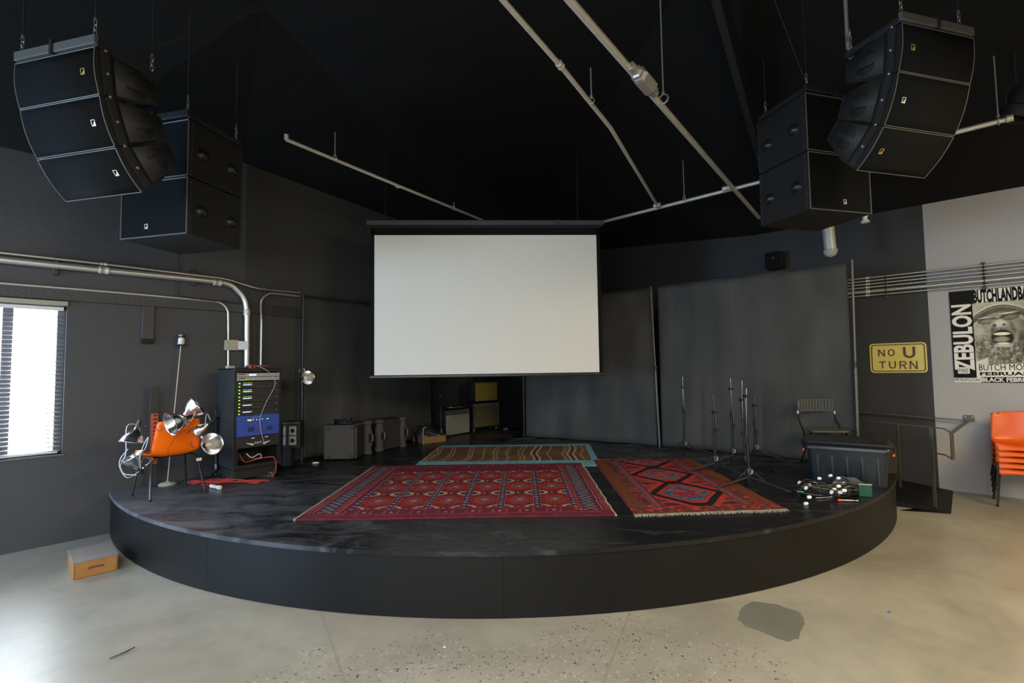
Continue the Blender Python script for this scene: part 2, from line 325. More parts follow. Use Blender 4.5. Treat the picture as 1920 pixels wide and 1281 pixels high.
def mat_rightwall():          # black paint up to a vertical line, warm grey beyond it
    m, N, L, b = base_mat('two_tone_wall_paint', (.2, .2, .2), .6, 0, .4)
    geo = N.new('ShaderNodeNewGeometry'); dt = N.new('ShaderNodeVectorMath'); dt.operation = 'DOT_PRODUCT'; dt.inputs[1].default_value = U3; L.new(geo.outputs['Position'], dt.inputs[0])
    e = (wr(1726, 393)+wr(1765, 915))/2
    gt = N.new('ShaderNodeMath'); gt.operation = 'GREATER_THAN'; gt.inputs[1].default_value = e.dot(U3); L.new(dt.outputs['Value'], gt.inputs[0])
    n = N.new('ShaderNodeTexNoise'); n.inputs['Scale'].default_value = 1.5; n.inputs['Detail'].default_value = 5; L.new(geo.outputs['Position'], n.inputs['Vector'])
    mr = N.new('ShaderNodeMapRange'); mr.inputs['To Min'].default_value = .88; mr.inputs['To Max'].default_value = 1.1; L.new(n.outputs['Fac'], mr.inputs['Value'])
    mx = N.new('ShaderNodeMix'); mx.data_type = 'RGBA'; mx.inputs[6].default_value = (.022, .023, .024, 1); mx.inputs[7].default_value = (.35, .345, .35, 1); L.new(gt.outputs[0], mx.inputs[0])
    sc_ = N.new('ShaderNodeVectorMath'); sc_.operation = 'SCALE'; L.new(mx.outputs[2], sc_.inputs[0]); L.new(mr.outputs[0], sc_.inputs['Scale']); L.new(sc_.outputs[0], b.inputs['Base Color'])
    bp = N.new('ShaderNodeBump'); bp.inputs['Strength'].default_value = .15; bp.inputs['Distance'].default_value = .01
    n2 = N.new('ShaderNodeTexNoise'); n2.inputs['Scale'].default_value = 30; L.new(geo.outputs['Position'], n2.inputs['Vector']); L.new(n2.outputs['Fac'], bp.inputs['Height']); L.new(bp.outputs[0], b.inputs['Normal'])
    return m
M_RWALL = mat_rightwall()
def mat_attr(name, rough=.95, bump=.5, scale=400):
    m, N, L, b = base_mat(name, (.5, .5, .5), rough, 0, .15)
    a = N.new('ShaderNodeAttribute'); a.attribute_name = 'Col'; L.new(a.outputs['Color'], b.inputs['Base Color'])
    if bump:
        tc = N.new('ShaderNodeTexCoord'); n = N.new('ShaderNodeTexNoise'); n.inputs['Scale'].default_value = scale; L.new(tc.outputs['Object'], n.inputs['Vector'])
        bp = N.new('ShaderNodeBump'); bp.inputs['Strength'].default_value = bump; bp.inputs['Distance'].default_value = .004; L.new(n.outputs['Fac'], bp.inputs['Height']); L.new(bp.outputs[0], b.inputs['Normal'])
    return m
M_PILE = mat_attr('woven_wool_pattern'); M_PRINT = mat_attr('printed_paper', .75, 0)
def mat_thin(name, col, alpha, rough=.1):      # see-through plastic or glass: part transparent, part glossy
    m = bpy.data.materials.new(name); m.use_nodes = True; N = m.node_tree.nodes; L = m.node_tree.links; b = N['Principled BSDF']
    b.inputs['Base Color'].default_value = (*col, 1); b.inputs['Roughness'].default_value = rough
    t = N.new('ShaderNodeBsdfTransparent'); mx = N.new('ShaderNodeMixShader'); mx.inputs[0].default_value = alpha
    n = N.new('ShaderNodeTexNoise'); n.inputs['Scale'].default_value = 4
    mr = N.new('ShaderNodeMapRange'); mr.inputs['To Min'].default_value = max(0, alpha-.05); mr.inputs['To Max'].default_value = min(1, alpha+.05); L.new(n.outputs['Fac'], mr.inputs['Value']); L.new(mr.outputs[0], mx.inputs[0])
    L.new(t.outputs[0], mx.inputs[1]); L.new(b.outputs[0], mx.inputs[2]); L.new(mx.outputs[0], N['Material Output'].inputs['Surface'])
    return m
M_GLASS = mat_thin('window_glass', (.8, .85, .9), .1, .03)
M_TOTE = mat_thin('smoky_tote_plastic', (.015, .020, .026), .86, .3)
M_DOME = mat_thin('clear_lamp_dome', (.6, .6, .58), .45, .1)

# ================================================================== SETTING
# ---- floor
fl = MB().b2(-10, 11, -5.2, 13, -.15, 0).build('floor', M_FLOOR, smooth=False); struct(fl)
# repair patch in the concrete
pp = [atz(x, y, 0) for x, y in ((1383, 1161), (1390, 1140), (1410, 1128), (1428, 1130), (1452, 1133), (1480, 1142), (1500, 1150), (1509, 1166), (1505, 1180), (1497, 1198), (1478, 1204), (1452, 1197), (1425, 1184), (1400, 1176))]
pc = sum(pp, Vector())/len(pp)
q = []
for i in range(len(pp)):
    a, b_ = pp[i], pp[(i+1) % len(pp)]
    for t in (0, .33, .66):
        v = a.lerp(b_, t); q.append(((v-pc)*(1+random.uniform(-.03, .03))+pc))
MB().prism([(v.x, v.y) for v in q], (-.002, .0025), 'z').build('repair_patch', M_PATCH, fl)['label'] = 'grey mortar patch'
# ---- walls
TH = .2
def wallpiece(mb, A, u, s0, s1, z0, z1, th=TH):
    n = Vector((-u.y, u.x, 0))     # away from the room
    p = [A+u*s0, A+u*s1, A+u*s1+n*th, A+u*s0+n*th]
    mb.add([Vector((v.x, v.y, z)) for z in (z0, z1) for v in p], [(0, 3, 2, 1), (4, 5, 6, 7), (0, 1, 5, 4), (1, 2, 6, 5), (2, 3, 7, 6), (3, 0, 4, 7)])
O1 = Vector((A1_+B1_*4.985, 4.985, 0))         # window's right jamb on the left wall
KN = Vector((-3.376, 6.216, 0)); KC = Vector((-.13, 11.77, 0))
SK = (KN-O1).dot(U1)
WZ0, WZ1, WW = .875, 2.35, 1.25
mb = MB()
wallpiece(mb, O1, U1, -6.2, -WW, 0, 4.7); wallpiece(mb, O1, U1, 0, SK+.02, 0, 4.7)
wallpiece(mb, O1, U1, -WW, 0, 0, WZ0); wallpiece(mb, O1, U1, -WW, 0, WZ1, 4.7)
struct(mb.build('wall_left', M_BLACKWALL, smooth=False))
mb = MB(); wallpiece(mb, KN, U2, 0, (KC-KN).length+.3, 0, 4.7); struct(mb.build('wall_rear', M_REARWALL, smooth=False))
RE = Vector((A3_+B3_*2.2, 2.2, 0))
mb = MB(); wallpiece(mb, KC, U3, -.12, (RE-KC).length, 0, 4.7); struct(mb.build('wall_right', M_RWALL, smooth=False))
LE = O1-U1*6.2
mb = MB()
for a, b_ in ((RE, Vector((8.5, -5, 0))), (Vector((8.5, -5, 0)), Vector((-7.5, -5, 0))), (Vector((-7.5, -5, 0)), LE)):
    wallpiece(mb, a, (b_-a).normalized(), 0, (b_-a).length, 0, 4.7)
struct(mb.build('wall_front', mat('pale_front_wall', (.35, .34, .32), .7), smooth=False))
# ---- ceiling: black sloping facets rising from the wall heads
V = lambda x, y, z: Vector((x, y, z))
K1 = V(LE.x-.1, LE.y, 3.72); K1b = V(A1_+B1_*4.85-.1, 4.85, 3.75); K2 = V(KN.x-.1, KN.y+.1, 4.22); K3 = V(KC.x, KC.y+.2, 4.22)
PR = V(A3_+B3_*8.04+.1, 8.1, 3.72); RM = V(A3_+B3_*6.0+.15, 6.1, 3.70); RR = V(RE.x+.1, RE.y, 3.68)
C1 = V(8.6, -5.1, 3.7); C2 = V(-7.6, -5.1, 3.7); P1 = V(-2.5, 4.88, 5.4); P2 = V(1.8, 5.0, 5.6); P0 = V(0, -1.5, 5.9)
tri = [(K1, K1b, P1), (K1b, K2, P1), (K2, K3, P1), (K3, P2, P1), (K3, PR, P2), (PR, RM, P2), (RM, RR, P2), (P1, P2, P0), (K1, P1, P0), (RR, P0, P2), (K1, P0, C2), (C2, P0, C1), (C1, P0, RR)]
mb = MB()
for t in tri: mb.add(t, [(0, 1, 2)])
for t in tri: mb.add([p+V(0, 0, .12) for p in t], [(0, 1, 2)])
struct(mb.build('ceiling', M_CEIL, smooth=False))
a = atY(1407, 238, 5.9); b_ = atY(1342, 0, 4.4); c = b_+(b_-a)*.6; a = a+(a-b_)*.9
o = MB().bar(a+V(0, 0, .2), c+V(0, 0, .2), .075, .42).build('ceiling_beam', M_BEAM, bev=.005)
tag(o, 'deep black roof beam slanting down behind the right-hand hanging subwoofers', 'beam')
# ---- window with blinds on the left wall
W1 = bpy.data.objects.new('window_1', None); COL.objects.link(W1); W1.location = O1; W1.rotation_euler = (0, 0, rz(U1)); struct(W1)
f = MB(); fw = .035
f.b2(-WW, 0, .08, .14, WZ0, WZ0+fw); f.b2(-WW, 0, .08, .14, WZ1-fw, WZ1); f.b2(-.062, 0, .08, .14, WZ0, WZ1); f.b2(-WW, -WW+fw, .08, .14, WZ0, WZ1)
f.b2(-.45, -.375, .07, .14, WZ0, WZ1)
f.build('window_frame', M_WINFRAME, W1, bev=.003)
for x0, x1 in ((-WW+fw, -.45), (-.375, -.062)):
    MB().b2(x0, x1, .105, .11, WZ0+fw, WZ1-fw).build('pane', M_GLASS, W1)
MB().b2(-WW-.02, .02, -.015, .07, WZ0-.02, WZ0).build('window_sill', M_WINFRAME, W1, bev=.003)
MB().b2(-WW-.05, .004, -.04, .03, WZ1-.005, WZ1+.04).build('valance', M_BEIGE, W1, bev=.004)
area('window_portal', O1-U1*WW/2+Vector((-U1.y, U1.x, 0))*.22+V(0, 0, (WZ0+WZ1)/2), O1-U1*WW/2+V(0, 0, (WZ0+WZ1)/2), WW, WZ1-WZ0, 0, (1, 1, 1), True)
bl = thing('window_blind', O1+U1*0, 'open white horizontal slat blind hanging in the left window', 'blind', rz(U1))
MB().b2(-WW+.02, -.02, .03, .07, WZ1-.05, WZ1-.012).build('headrail', M_SLAT, bl, bev=.003)
sl0 = None; ns = 33
for i in range(ns):
    z = WZ0+.03+i*(WZ1-.06-WZ0-.03)/ns
    if sl0 is None:
        s_ = MB(); s_.add([(-WW+.03, .030, -.004), (-WW+.03, .066, .005), (-.012, .066, .005), (-.012, .030, -.004), (-WW+.03, .048, .003), (-.012, .048, .003)], [(0, 4, 5, 3), (4, 1, 2, 5)])
        sl0 = s_.build('slat', M_SLAT, bl, solid=.0012); o = sl0
    else:
        o = sl0.copy(); COL.objects.link(o); o.parent = bl
    o.location = (0, 0, z)
MB().b2(-WW+.03, -.03, .037, .063, WZ0+.006, WZ0+.022).build('bottom_rail', M_SLAT, bl, bev=.002)
for x in (-.12, -.62, -1.1): MB().tube([(x, .034, WZ0+.02), (x, .034, WZ1-.04)], .0012, 5).build('ladder_cord', M_SLAT, bl)
# ---- painted ledger boards on the walls
mb = MB()
def ledger(A, u, s0, s1, z0, z1, th, name):
    m_ = MB(); n = Vector((u.y, -u.x, 0)); p = [A+u*s0, A+u*s1, A+u*s1+n*th, A+u*s0+n*th]
    m_.add([Vector((v.x, v.y, z)) for z in (z0, z1) for v in p], [(0, 3, 2, 1), (4, 5, 6, 7), (0, 1, 5, 4), (1, 2, 6, 5), (2, 3, 7, 6), (3, 0, 4, 7)])
    return struct(m_.build(name, M_TRIM, bev=.004))
ledger(O1, U1, -5.5, SK, 2.40, 2.53, .03, 'trim_1'); ledger(KN, U2, .01, .95, 2.40, 2.53, .03, 'trim_2')
# ================================================================== STAGE
SC = Vector((-.121, 8.763)); SR = 5.393
def circ(a): return (SC.x+SR*math.cos(a), SC.y+SR*math.sin(a))
RS0 = Vector((4.77, 5.53)); RSD = Vector((-.74, .673))    # side line of the ramp
# angles where the arc meets the left wall and the ramp line
def f_left(a): x, y = circ(a); return x-(A1_+B1_*y)
a0 = PI+.2
for k in range(4000):
    a_ = PI+.2+k*.0005
    if f_left(a_) > 0.004: a0 = a_; break
a1 = None
for k in range(6000):
    a_ = a0+k*.0005; x, y = circ(a_)
    if x > 2 and (x+1.1*y) > 10.80: a1 = a_; break
arcp = [circ(a0+(a1-a0)*i/96) for i in range(97)]
kb = Vector((KC.x+.02, KC.y-.05)); rend = (10.80-1.1*9.9, 9.9)
deck = arcp+[(-.818, 10.56), (KN.x+.014, KN.y-.0)]
st = thing('stage', (SC.x, SC.y, 0), 'low round-fronted black painted stage filling the back of the room', 'stage')
loc = lambda p: (p[0]-SC.x, p[1]-SC.y)
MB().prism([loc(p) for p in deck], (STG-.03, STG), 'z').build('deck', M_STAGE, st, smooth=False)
def fascia(a, b, nm='fascia_panel', r=SR-.012, th=.02, z0=.004, z1=STG-.031, m=M_FASCIA, n=14):
    mb = MB(); vs = []; 
    for i in range(n+1):
        t = a+(b-a)*i/n
        for rr_, z in ((r, z0), (r, z1), (r-th, z1), (r-th, z0)): vs.append((rr_*math.cos(t), rr_*math.sin(t), z))
    fs = []
    for i in range(n):
        for k in range(4): fs.append((i*4+k, i*4+(k+1) % 4, (i+1)*4+(k+1) % 4, (i+1)*4+k))
    fs += [(0, 1, 2, 3), (n*4, n*4+3, n*4+2, n*4+1)]
    return mb.add(vs, fs).build(nm, m, st)
# joints of the bent fascia sheets as read off the photograph
js = [a0+.004]
for px in (387, 945, 1490):
    p = atz(px, {387: 1110, 945: 1162, 1490: 1092}[px], 0); js.append(math.atan2(p.y-SC.y, p.x-SC.x) % (2*PI))
js.append(a1-.002)
for i in range(len(js)-1): fascia(js[i]+.00015, js[i+1]-.00015)
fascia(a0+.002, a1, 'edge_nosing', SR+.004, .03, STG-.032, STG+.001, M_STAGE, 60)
# straight side of the stage along the ramp
pa = circ(a1-.001); pb = (10.80-1.1*10.5, 10.5)
MB().bar((*loc(pa), (STG-.04)/2), (*loc(pb), (STG-.04)/2), .02, STG-.045).build('side_panel', M_FASCIA, st)
# ---- ramp between stage and right wall
rp = thing('ramp', (5.1, 6.0, 0), 'black sloping ramp rising between the stage and the right wall', 'ramp')
d = Vector((RSD.x, RSD.y, 0)).normalized(); n_ = Vector((.673, .74, 0))
A_ = Vector((4.77, 5.53, 0)); B_ = A_+n_*1.30
Lr = 3.6; L2 = 6.6
vs = [A_, B_, B_+d*Lr, A_+d*Lr, B_+d*L2, A_+d*L2]
top = [v+V(0, 0, z)-rp.location for v, z in zip(vs, (.004, .004, STG, STG, STG, STG))]; bot = [v+V(0, 0, .001)-rp.location for v in vs]
MB().add(top+bot, [(0, 1, 2, 3), (3, 2, 4, 5), (6, 9, 8, 7), (9, 11, 10, 8), (0, 3, 9, 6), (3, 5, 11, 9), (1, 7, 8, 2), (2, 8, 10, 4), (0, 6, 7, 1), (5, 4, 10, 11)]).build('ramp_surface', M_FASCIA, rp, smooth=False)
# kick curb on the open side of the ramp
A2c = A_-d*.0
MB().add([atz(1687, 957, .004)-rp.location, A_+V(0, 0, .004)-rp.location, A_+d*.30+V(0, 0, .006)-rp.location], [(0, 1, 2)]).build('ramp_apron', M_FASCIA, rp, solid=.004)
# ================================================================== PROJECTION SCREEN
YS = 6.6
tl, tr, br_, bl_ = atY(702, 441, YS), atY(1117, 441, YS+.15), atY(1124, 697, YS+.12), atY(700, 705, YS)
us = (tr-tl); us.z = 0; ws = us.length; us.normalize(); hs = (tl.z-bl_.z+tr.z-br_.z)/2; z0s = (bl_.z+br_.z)/2
ps = thing('projection_screen', Vector((tl.x, tl.y, 0)), 'large white projection screen with black border hanging above the stage', 'screen', rz(us))
ws = ((br_-bl_).length+(tr-tl).length)/2
MB().b2(0, ws, -.001, .001, z0s, z0s+hs).build('screen_surface', M_SCREEN, ps)
g = MB(); g.b2(-.045, 0, -.002, .002, z0s-.03, z0s+hs+.10); g.b2(ws, ws+.05, -.002, .002, z0s-.03, z0s+hs+.10); g.b2(-.045, ws+.05, -.002, .002, z0s+hs, z0s+hs+.10)
g.build('black_border', mat('black_screen_masking', (.008, .008, .008), .95, spec=.1), ps)
MB().b2(-.06, ws+.075, -.02, .02, z0s-.04, z0s-.004).build('bottom_bar', M_BLKMET, ps, bev=.006)
MB().b2(-.10, ws+.10, -.06, .06, z0s+hs+.125, z0s+hs+.195).build('housing', mat('charcoal_housing', (.045, .044, .042), .5), ps, bev=.012)
MB().b2(-.06, ws+.06, -.03, .03, z0s+hs+.095, z0s+hs+.12).build('housing_lip', M_DARK, ps)
MB().b2(ws*.82, ws*.83, -.066, -.058, z0s+hs+.12, z0s+hs+.20).build('housing_bracket', M_RIG, ps)
for x in (.15, ws-.25):
    MB().tube([(x, 0, z0s+hs+.19), (x, 0, 4.6)], .004, 6).build('hanging_wire', M_RIG, ps)
# ================================================================== CURTAIN PANELS AND POLES
def curtain(p, q, z0, zt0, zt1, label, folds=5, amp=.03, seed=0):
    r = random.Random(seed); u = (q-p); u.z = 0; L_ = u.length; u.normalize()
    t = thing('stage_curtain', Vector((p.x, p.y, STG)), label, 'curtain', rz(u))
    nx, nz = int(L_*28), 24; ph = [r.uniform(0, 6.28) for _ in range(6)]; fr = [r.uniform(1.2, 5.5) for _ in range(6)]
    vs = []
    for j in range(nz+1):
        tz = j/nz
        for i in range(nx+1):
            x = L_*i/nx; zt = zt0+(zt1-zt0)*i/nx
            sl = x+.25*(1-tz)*math.sin(ph[0]+x)
            y = amp*sum(math.sin(fr[k]*sl*1.7+ph[k])*(.5 if k > 2 else 1) for k in range(6))/2*(.35+.65*(1-tz))
            sag = .02*math.sin(PI*((x*1.3) % 1))
            vs.append((x, y, z0-STG+(zt-z0-(sag if j == nz else 0))*tz))
    fs = [(j*(nx+1)+i, j*(nx+1)+i+1, (j+1)*(nx+1)+i+1, (j+1)*(nx+1)+i) for j in range(nz) for i in range(nx)]
    MB().add(vs, fs).build('cloth', M_CURTAIN, t, solid=.003)
    MB().tube([(0, 0, zt0-STG), (L_, 0, zt1-STG)], .014, 8).build('top_rail', M_RIG, t)
    return t
M_DPOLE = mat('dull_pole_steel', (.12, .12, .115), .45, .5)
def drape_pole(base, top, label, brightness=M_STEEL):
    t = thing('drape_pole', base, label, 'pole', 0, None)
    d = top-base
    MB().tube([(0, 0, .012), d*.5], .018, 10).build('lower_pole', brightness, t)
    MB().tube([d*.49, d], .0135, 10).build('upper_pole', brightness, t)
    MB().tube([d*.47, d*.50], .024, 10).build('collar', M_RIG, t)
    MB().tube([d*.49+V(0, -.03, 0), d*.49+V(0, -.07, 0)], .009, 8).build('knob', M_RIG, t)
    MB().b2(-.2, .2, -.2, .2, 0, .012).build('base_plate', M_BLKMET, t, bev=.003)
    return t
PL = atz(566, 866, STG); PL.z = STG; PLt = V(PL.x, PL.y, 2.72)
pm = atz(1237, 838, STG); pmt = atY(1220, 537, pm.y)
pr = V(4.06, 6.00, STG); prt = atY(1591, 488, 5.97)
pk = atz(983, 820, STG); pkt = V(pk.x, pk.y, 2.86)
lend = V(-1.47, 9.03, STG)
curtain(PL+V(-.02, .09, 0), lend, STG+.03, 2.70, 2.72, 'charcoal curtain panel along the left rear wall, behind the grey cases', amp=.032, seed=3)
curtain(pk+V(.05, .05, 0), pm+V(-.025, .03, 0), STG+.015, 2.84, pmt.z-.01, 'charcoal curtain panel behind the right edge of the projection screen', amp=.03, seed=5)
curtain(pm+V(.03, -.01, 0), pr+V(.035, .01, 0), STG+.015, pmt.z-.01, prt.z-.03, 'widest charcoal curtain panel, behind the microphone stands and folding chair', amp=.02, seed=8)
drape_pole(PL, PLt, 'slim steel drape pole beside the equipment rack, a clamp lamp on it', M_BLKMET)
drape_pole(pk, pkt, 'thin dark drape pole on the stage behind the screen, right of the amplifiers', M_BLKMET)
drape_pole(pm, pmt, 'steel drape pole between the two right-hand curtain panels', M_DPOLE)
drape_pole(pr+V(.03, -.03, 0), V(prt.x+.02, prt.y-.03, prt.z), 'steel drape pole at the right end of the widest curtain', M_DPOLE)
# ================================================================== PIPES
def pipe(name, pts, r, label, cat, m=M_STEEL, fit=(), smooth=0, group=None, seg=12, fitm=None):
    P = [Vector(p) for p in pts]; b0 = P[0].copy()
    t = thing(name, b0, label, cat, 0, group); Q = [p-b0 for p in P]
    if smooth: Q = smooth_path(Q, smooth)
    MB().tube(Q, r, seg).build('tube', m, t)
    return t
def coupling(t, p, d, r, L_, name='coupling', m=M_STEEL):
    p = Vector(p)-t.location; d = Vector(d).normalized()
    return MB().lathe([(0, -L_/2), (r, -L_/2), (r*1.08, -L_*.4), (r*1.08, -L_*.25), (r, -L_*.2), (r, L_*.2), (r*1.08, L_*.25), (r*1.08, L_*.4), (r, L_/2), (0, L_/2)], 12, p, d).build(name, m, t)
ZP = 3.95
zp = lambda x, y: atz(x, y, ZP)
# pipe A, the thick one crossing the ceiling
a = zp(1068, 0); b_ = zp(1420, 405); dA = (b_-a).normalized()
far = b_+dA*.12
tA = pipe('ceiling_pipe', [a-dA*1.5, far], .027, 'thickest steel pipe crossing the ceiling, with a large hexagonal union fitting', 'pipe')
u_ = zp(1208, 152)
MB().lathe([(0, -.26), (.034, -.26), (.036, -.17), (.052, -.165), (.054, -.13), (.060, -.125), (.070, -.10), (.070, .11), (.06, .135), (.052, .14), (.050, .18), (.036, .185), (.034, .24), (0, .24)], 6, u_-tA.location, dA).build('union_fitting', M_GALV, tA, smooth=False)
cn = zp(1196, 140)-tA.location+V(0, 0, -.062)
h_ = zp(1244, 187)
def hanger(t, p, ztop, r, m=M_GALV, n=14, dirv=None):
    c_ = p-t.location; dd = Vector(dirv).normalized(); side = dd.cross(V(0, 0, 1)).normalized()
    ring = [c_+(side*math.cos(2*PI*i/n)+V(0, 0, 1)*math.sin(2*PI*i/n))*r*1.25+V(0, 0, r*.2) for i in range(n+1)]
    MB().tube(ring, r*.16+.0012, 6).build('hanger_ring', m, t)
    MB().tube([c_+V(0, 0, r*1.4), c_+V(0, 0, ztop-p.z)], .006, 8).build('hanger_rod', m, t)
    MB().lathe([(0, 0), (.013, 0), (.013, .02), (0, .02)], 6, c_+V(0, 0, r*1.45)).build('nut', m, t, smooth=False)
hanger(tA, h_, 5.45, .032, dirv=dA)
# pipe B, thinner
pB = [zp(943, 0)+(zp(943, 0)-zp(1050, 122)).normalized()*1.0, zp(943, 0), zp(1050, 122), zp(1145, 240), zp(1232, 385)]
tB = pipe('ceiling_pipe', pB, .019, 'thinner steel sprinkler pipe curving across the ceiling left of the thickest pipe', 'pipe')
coupling(tB, zp(1050, 122), zp(1145, 240)-zp(1050, 122), .027, .06)
hanger(tB, zp(1109, 190), 4.25, .020, dirv=zp(1145, 240)-zp(1050, 122))
# pipe C, parallel to the right wall
c0 = zp(1135, 415); c1 = zp(1895, 222); dC = (c1-c0).normalized()
tC = pipe('ceiling_pipe', [c0-dC*.6, c1], .024, 'steel pipe running parallel to the right wall behind the right-hand speakers', 'pipe')
for x, y in ((1232, 385), (1362, 353)): coupling(tC, zp(x, y), dC, .032, .09)
coupling(tB, zp(1233, 386)+V(0, 0, 0), zp(1232, 385)-zp(1145, 240), .028, .08, 'tee')
hanger(tC, zp(1283, 373), 4.5, .026, dirv=dC); hanger(tC, zp(1872, 228), 4.6, .03, dirv=dC)
coupling(tC, zp(1893, 222), dC, .032, .05, 'end_cap')
# pipe D, above the left curtain
d0 = zp(537, 262); d1 = zp(885, 405); dD = (d1-d0).normalized()
tD = pipe('ceiling_pipe', [d0, d1+dD*.5], .0185, 'slim steel pipe slanting over the left curtain towards the screen', 'pipe')
MB().tube([V(0, 0, 0), V(0, 0, .05)], .022, 10).build('elbow', M_STEEL, tD)
hanger(tD, zp(628, 298), 4.25, .02, dirv=dD); hanger(tD, zp(851, 392), 4.05, .02, dirv=dD)
coupling(tD, zp(745, 349), dD, .023, .05)
# ---- wall conduits, left
def wp(pts, off): return [wl(x, y, off) for x, y in pts]
big = wp([(-60, 479), (0, 487), (195, 507), (365, 524), (425, 532)], .06)+wp([(446, 545), (459, 563), (463, 590), (463, 640), (463, 689)], .06)
tE = pipe('wall_conduit', big, .033, 'thickest galvanised conduit along the left wall, bending down to the rack', 'conduit', M_GALV, smooth=5)
for x, y in ((195, 507), (408, 530)): coupling(tE, wl(x, y, .06), U1, .038, .09)
coupling(tE, wl(463, 586, .06), (0, 0, 1), .038, .07); coupling(tE, wl(463, 646, .06), (0, 0, 1), .037, .015, 'strap')
sm = wp([(-60, 467), (0, 474), (200, 496), (365, 516), (420, 523), (455, 533), (485, 541)], .05)+[w2(x, y, .05) for x, y in ((520, 545), (563, 549))]
tF = pipe('wall_conduit', sm, .013, 'thin galvanised conduit running just above the thickest left-wall conduit', 'conduit', M_GALV, smooth=5)
coupling(tF, wl(195, 495.5, .05), U1, .017, .05)
lo = wp([(-60, 525), (0, 531), (200, 547), (390, 564), (405, 565.5), (417, 570), (426, 581), (428, 600), (428, 690)], .035)
tG = pipe('wall_conduit', lo, .012, 'thin lower conduit crossing above the window, bending down behind the tan box', 'conduit', M_GALV, smooth=5)
vt = wl(489, 688, .05); el = [V(vt.x, vt.y, z) for z in (vt.z, 2.0, 2.3)]
tH = pipe('wall_conduit', el+[w2(489, 572, .05), w2(492, 560, .05), w2(501, 553, .05), w2(513, 550.5, .05), w2(563, 556, .05)], .015, 'thin conduit rising from the right side of the rack, bending toward the curtain', 'conduit', M_GALV, smooth=4)
def stand_off(px, py, h, label):
    c_ = wl(px, py, .03); t = thing('conduit_bracket', c_, label, 'bracket', rz(U1))
    MB().b2(-.02, .02, -.01, .03, -h, h).build('channel', M_RIG, t, bev=.003)
    for z in (-h*.2, h*.45):
        MB().tube([(0, -.03+.045*math.sin(a), z+.042*math.cos(a)) for a in np.linspace(0, PI, 7)], .005, 6).build('clamp', M_RIG, t)
stand_off(105, 499, .09, 'black conduit bracket on the left wall, above the window')
stand_off(364, 521, .09, 'black conduit bracket on the left wall, under the hanging subwoofers')
# black cable dropping from the subwoofers to the ledger
pipe('wall_cable', wp([(337, 440), (335, 480), (334, 530), (334, 548), (341, 557), (420, 566), (470, 572)], .05), .007, 'black cable dropping down the left wall from the hanging subwoofers', 'cable', M_CORDB, smooth=4, seg=8)
# electrical boxes
def ebox(name, x0, x1, y0, y1, m, label):
    c_ = wl((x0+x1)/2, (y0+y1)/2, .0); a = wl(x0, y0, .0); b_ = wl(x1, y1, .0); W_ = (V(b_.x, b_.y, 0)-V(a.x, a.y, 0)).length; H_ = a.z-wl(x0, y1, 0).z
    t = thing(name, c_, label, 'electrical box', rz(U1))
    MB().b2(-W_/2, W_/2, -.085, -.0, -H_/2, H_/2).build('body', m, t, bev=.004)
    MB().b2(-W_/2-.003, W_/2+.003, -.092, -.085, -H_/2-.003, H_/2+.003).build('cover_plate', m, t, bev=.002)
    for sx in (-1, 1): MB().lathe([(0, 0), (.005, 0), (.004, .002), (0, .003)], 8, (sx*W_*.38, -.092, 0), (0, -1, 0)).build('screw', M_GALV, t)
ebox('junction_box', 420, 441, 638.5, 657, M_BOXTAN, 'tan square junction box on the left wall above the rack')
ebox('junction_box', 442, 457.5, 641, 656, M_WHITE, 'small white junction box between the tan box and the thickest conduit')
# wall block and leaning plank with the orange label
a = wl(267, 574, 0); b_ = wl(285, 645, 0)
t = thing('wall_block', V((a.x+b_.x)/2, (a.y+b_.y)/2, b_.z), 'black painted wooden block hanging vertically from the left wall board', 'wood block', rz(U1))
hh = a.z-b_.z; MB().b2(-.055, .055, -.045, 0, .05, hh).build('upright_board', M_TRIM, t, bev=.004); MB().b2(-.055, .055, -.05, 0, 0, .05).build('end_block', M_DARK, t, bev=.003)
a = wl(287, 726, .03); b_ = atz(286, 912, STG)
t = thing('leaning_plank', V(b_.x, b_.y, STG+.003), 'dark plank with an orange label standing against the left wall behind the orange chair', 'plank', rz(U1))
hp = a.z-STG; MB().b2(-.045, .035, -.02, .0, 0, hp).build('board', M_PLANK, t, bev=.003)
zt = wl(287, 775, .03).z-STG; zb = wl(287, 868, .03).z-STG
MB().b2(-.035, .03, -.0225, -.0205, zb, zt).build('orange_label', M_ORTAG, t)
for i in range(11): MB().b2(-.012, .022, -.0245, -.023, zt-.03-i*.042, zt-.012-i*.042).build('printed_mark', M_SIGNK, t)
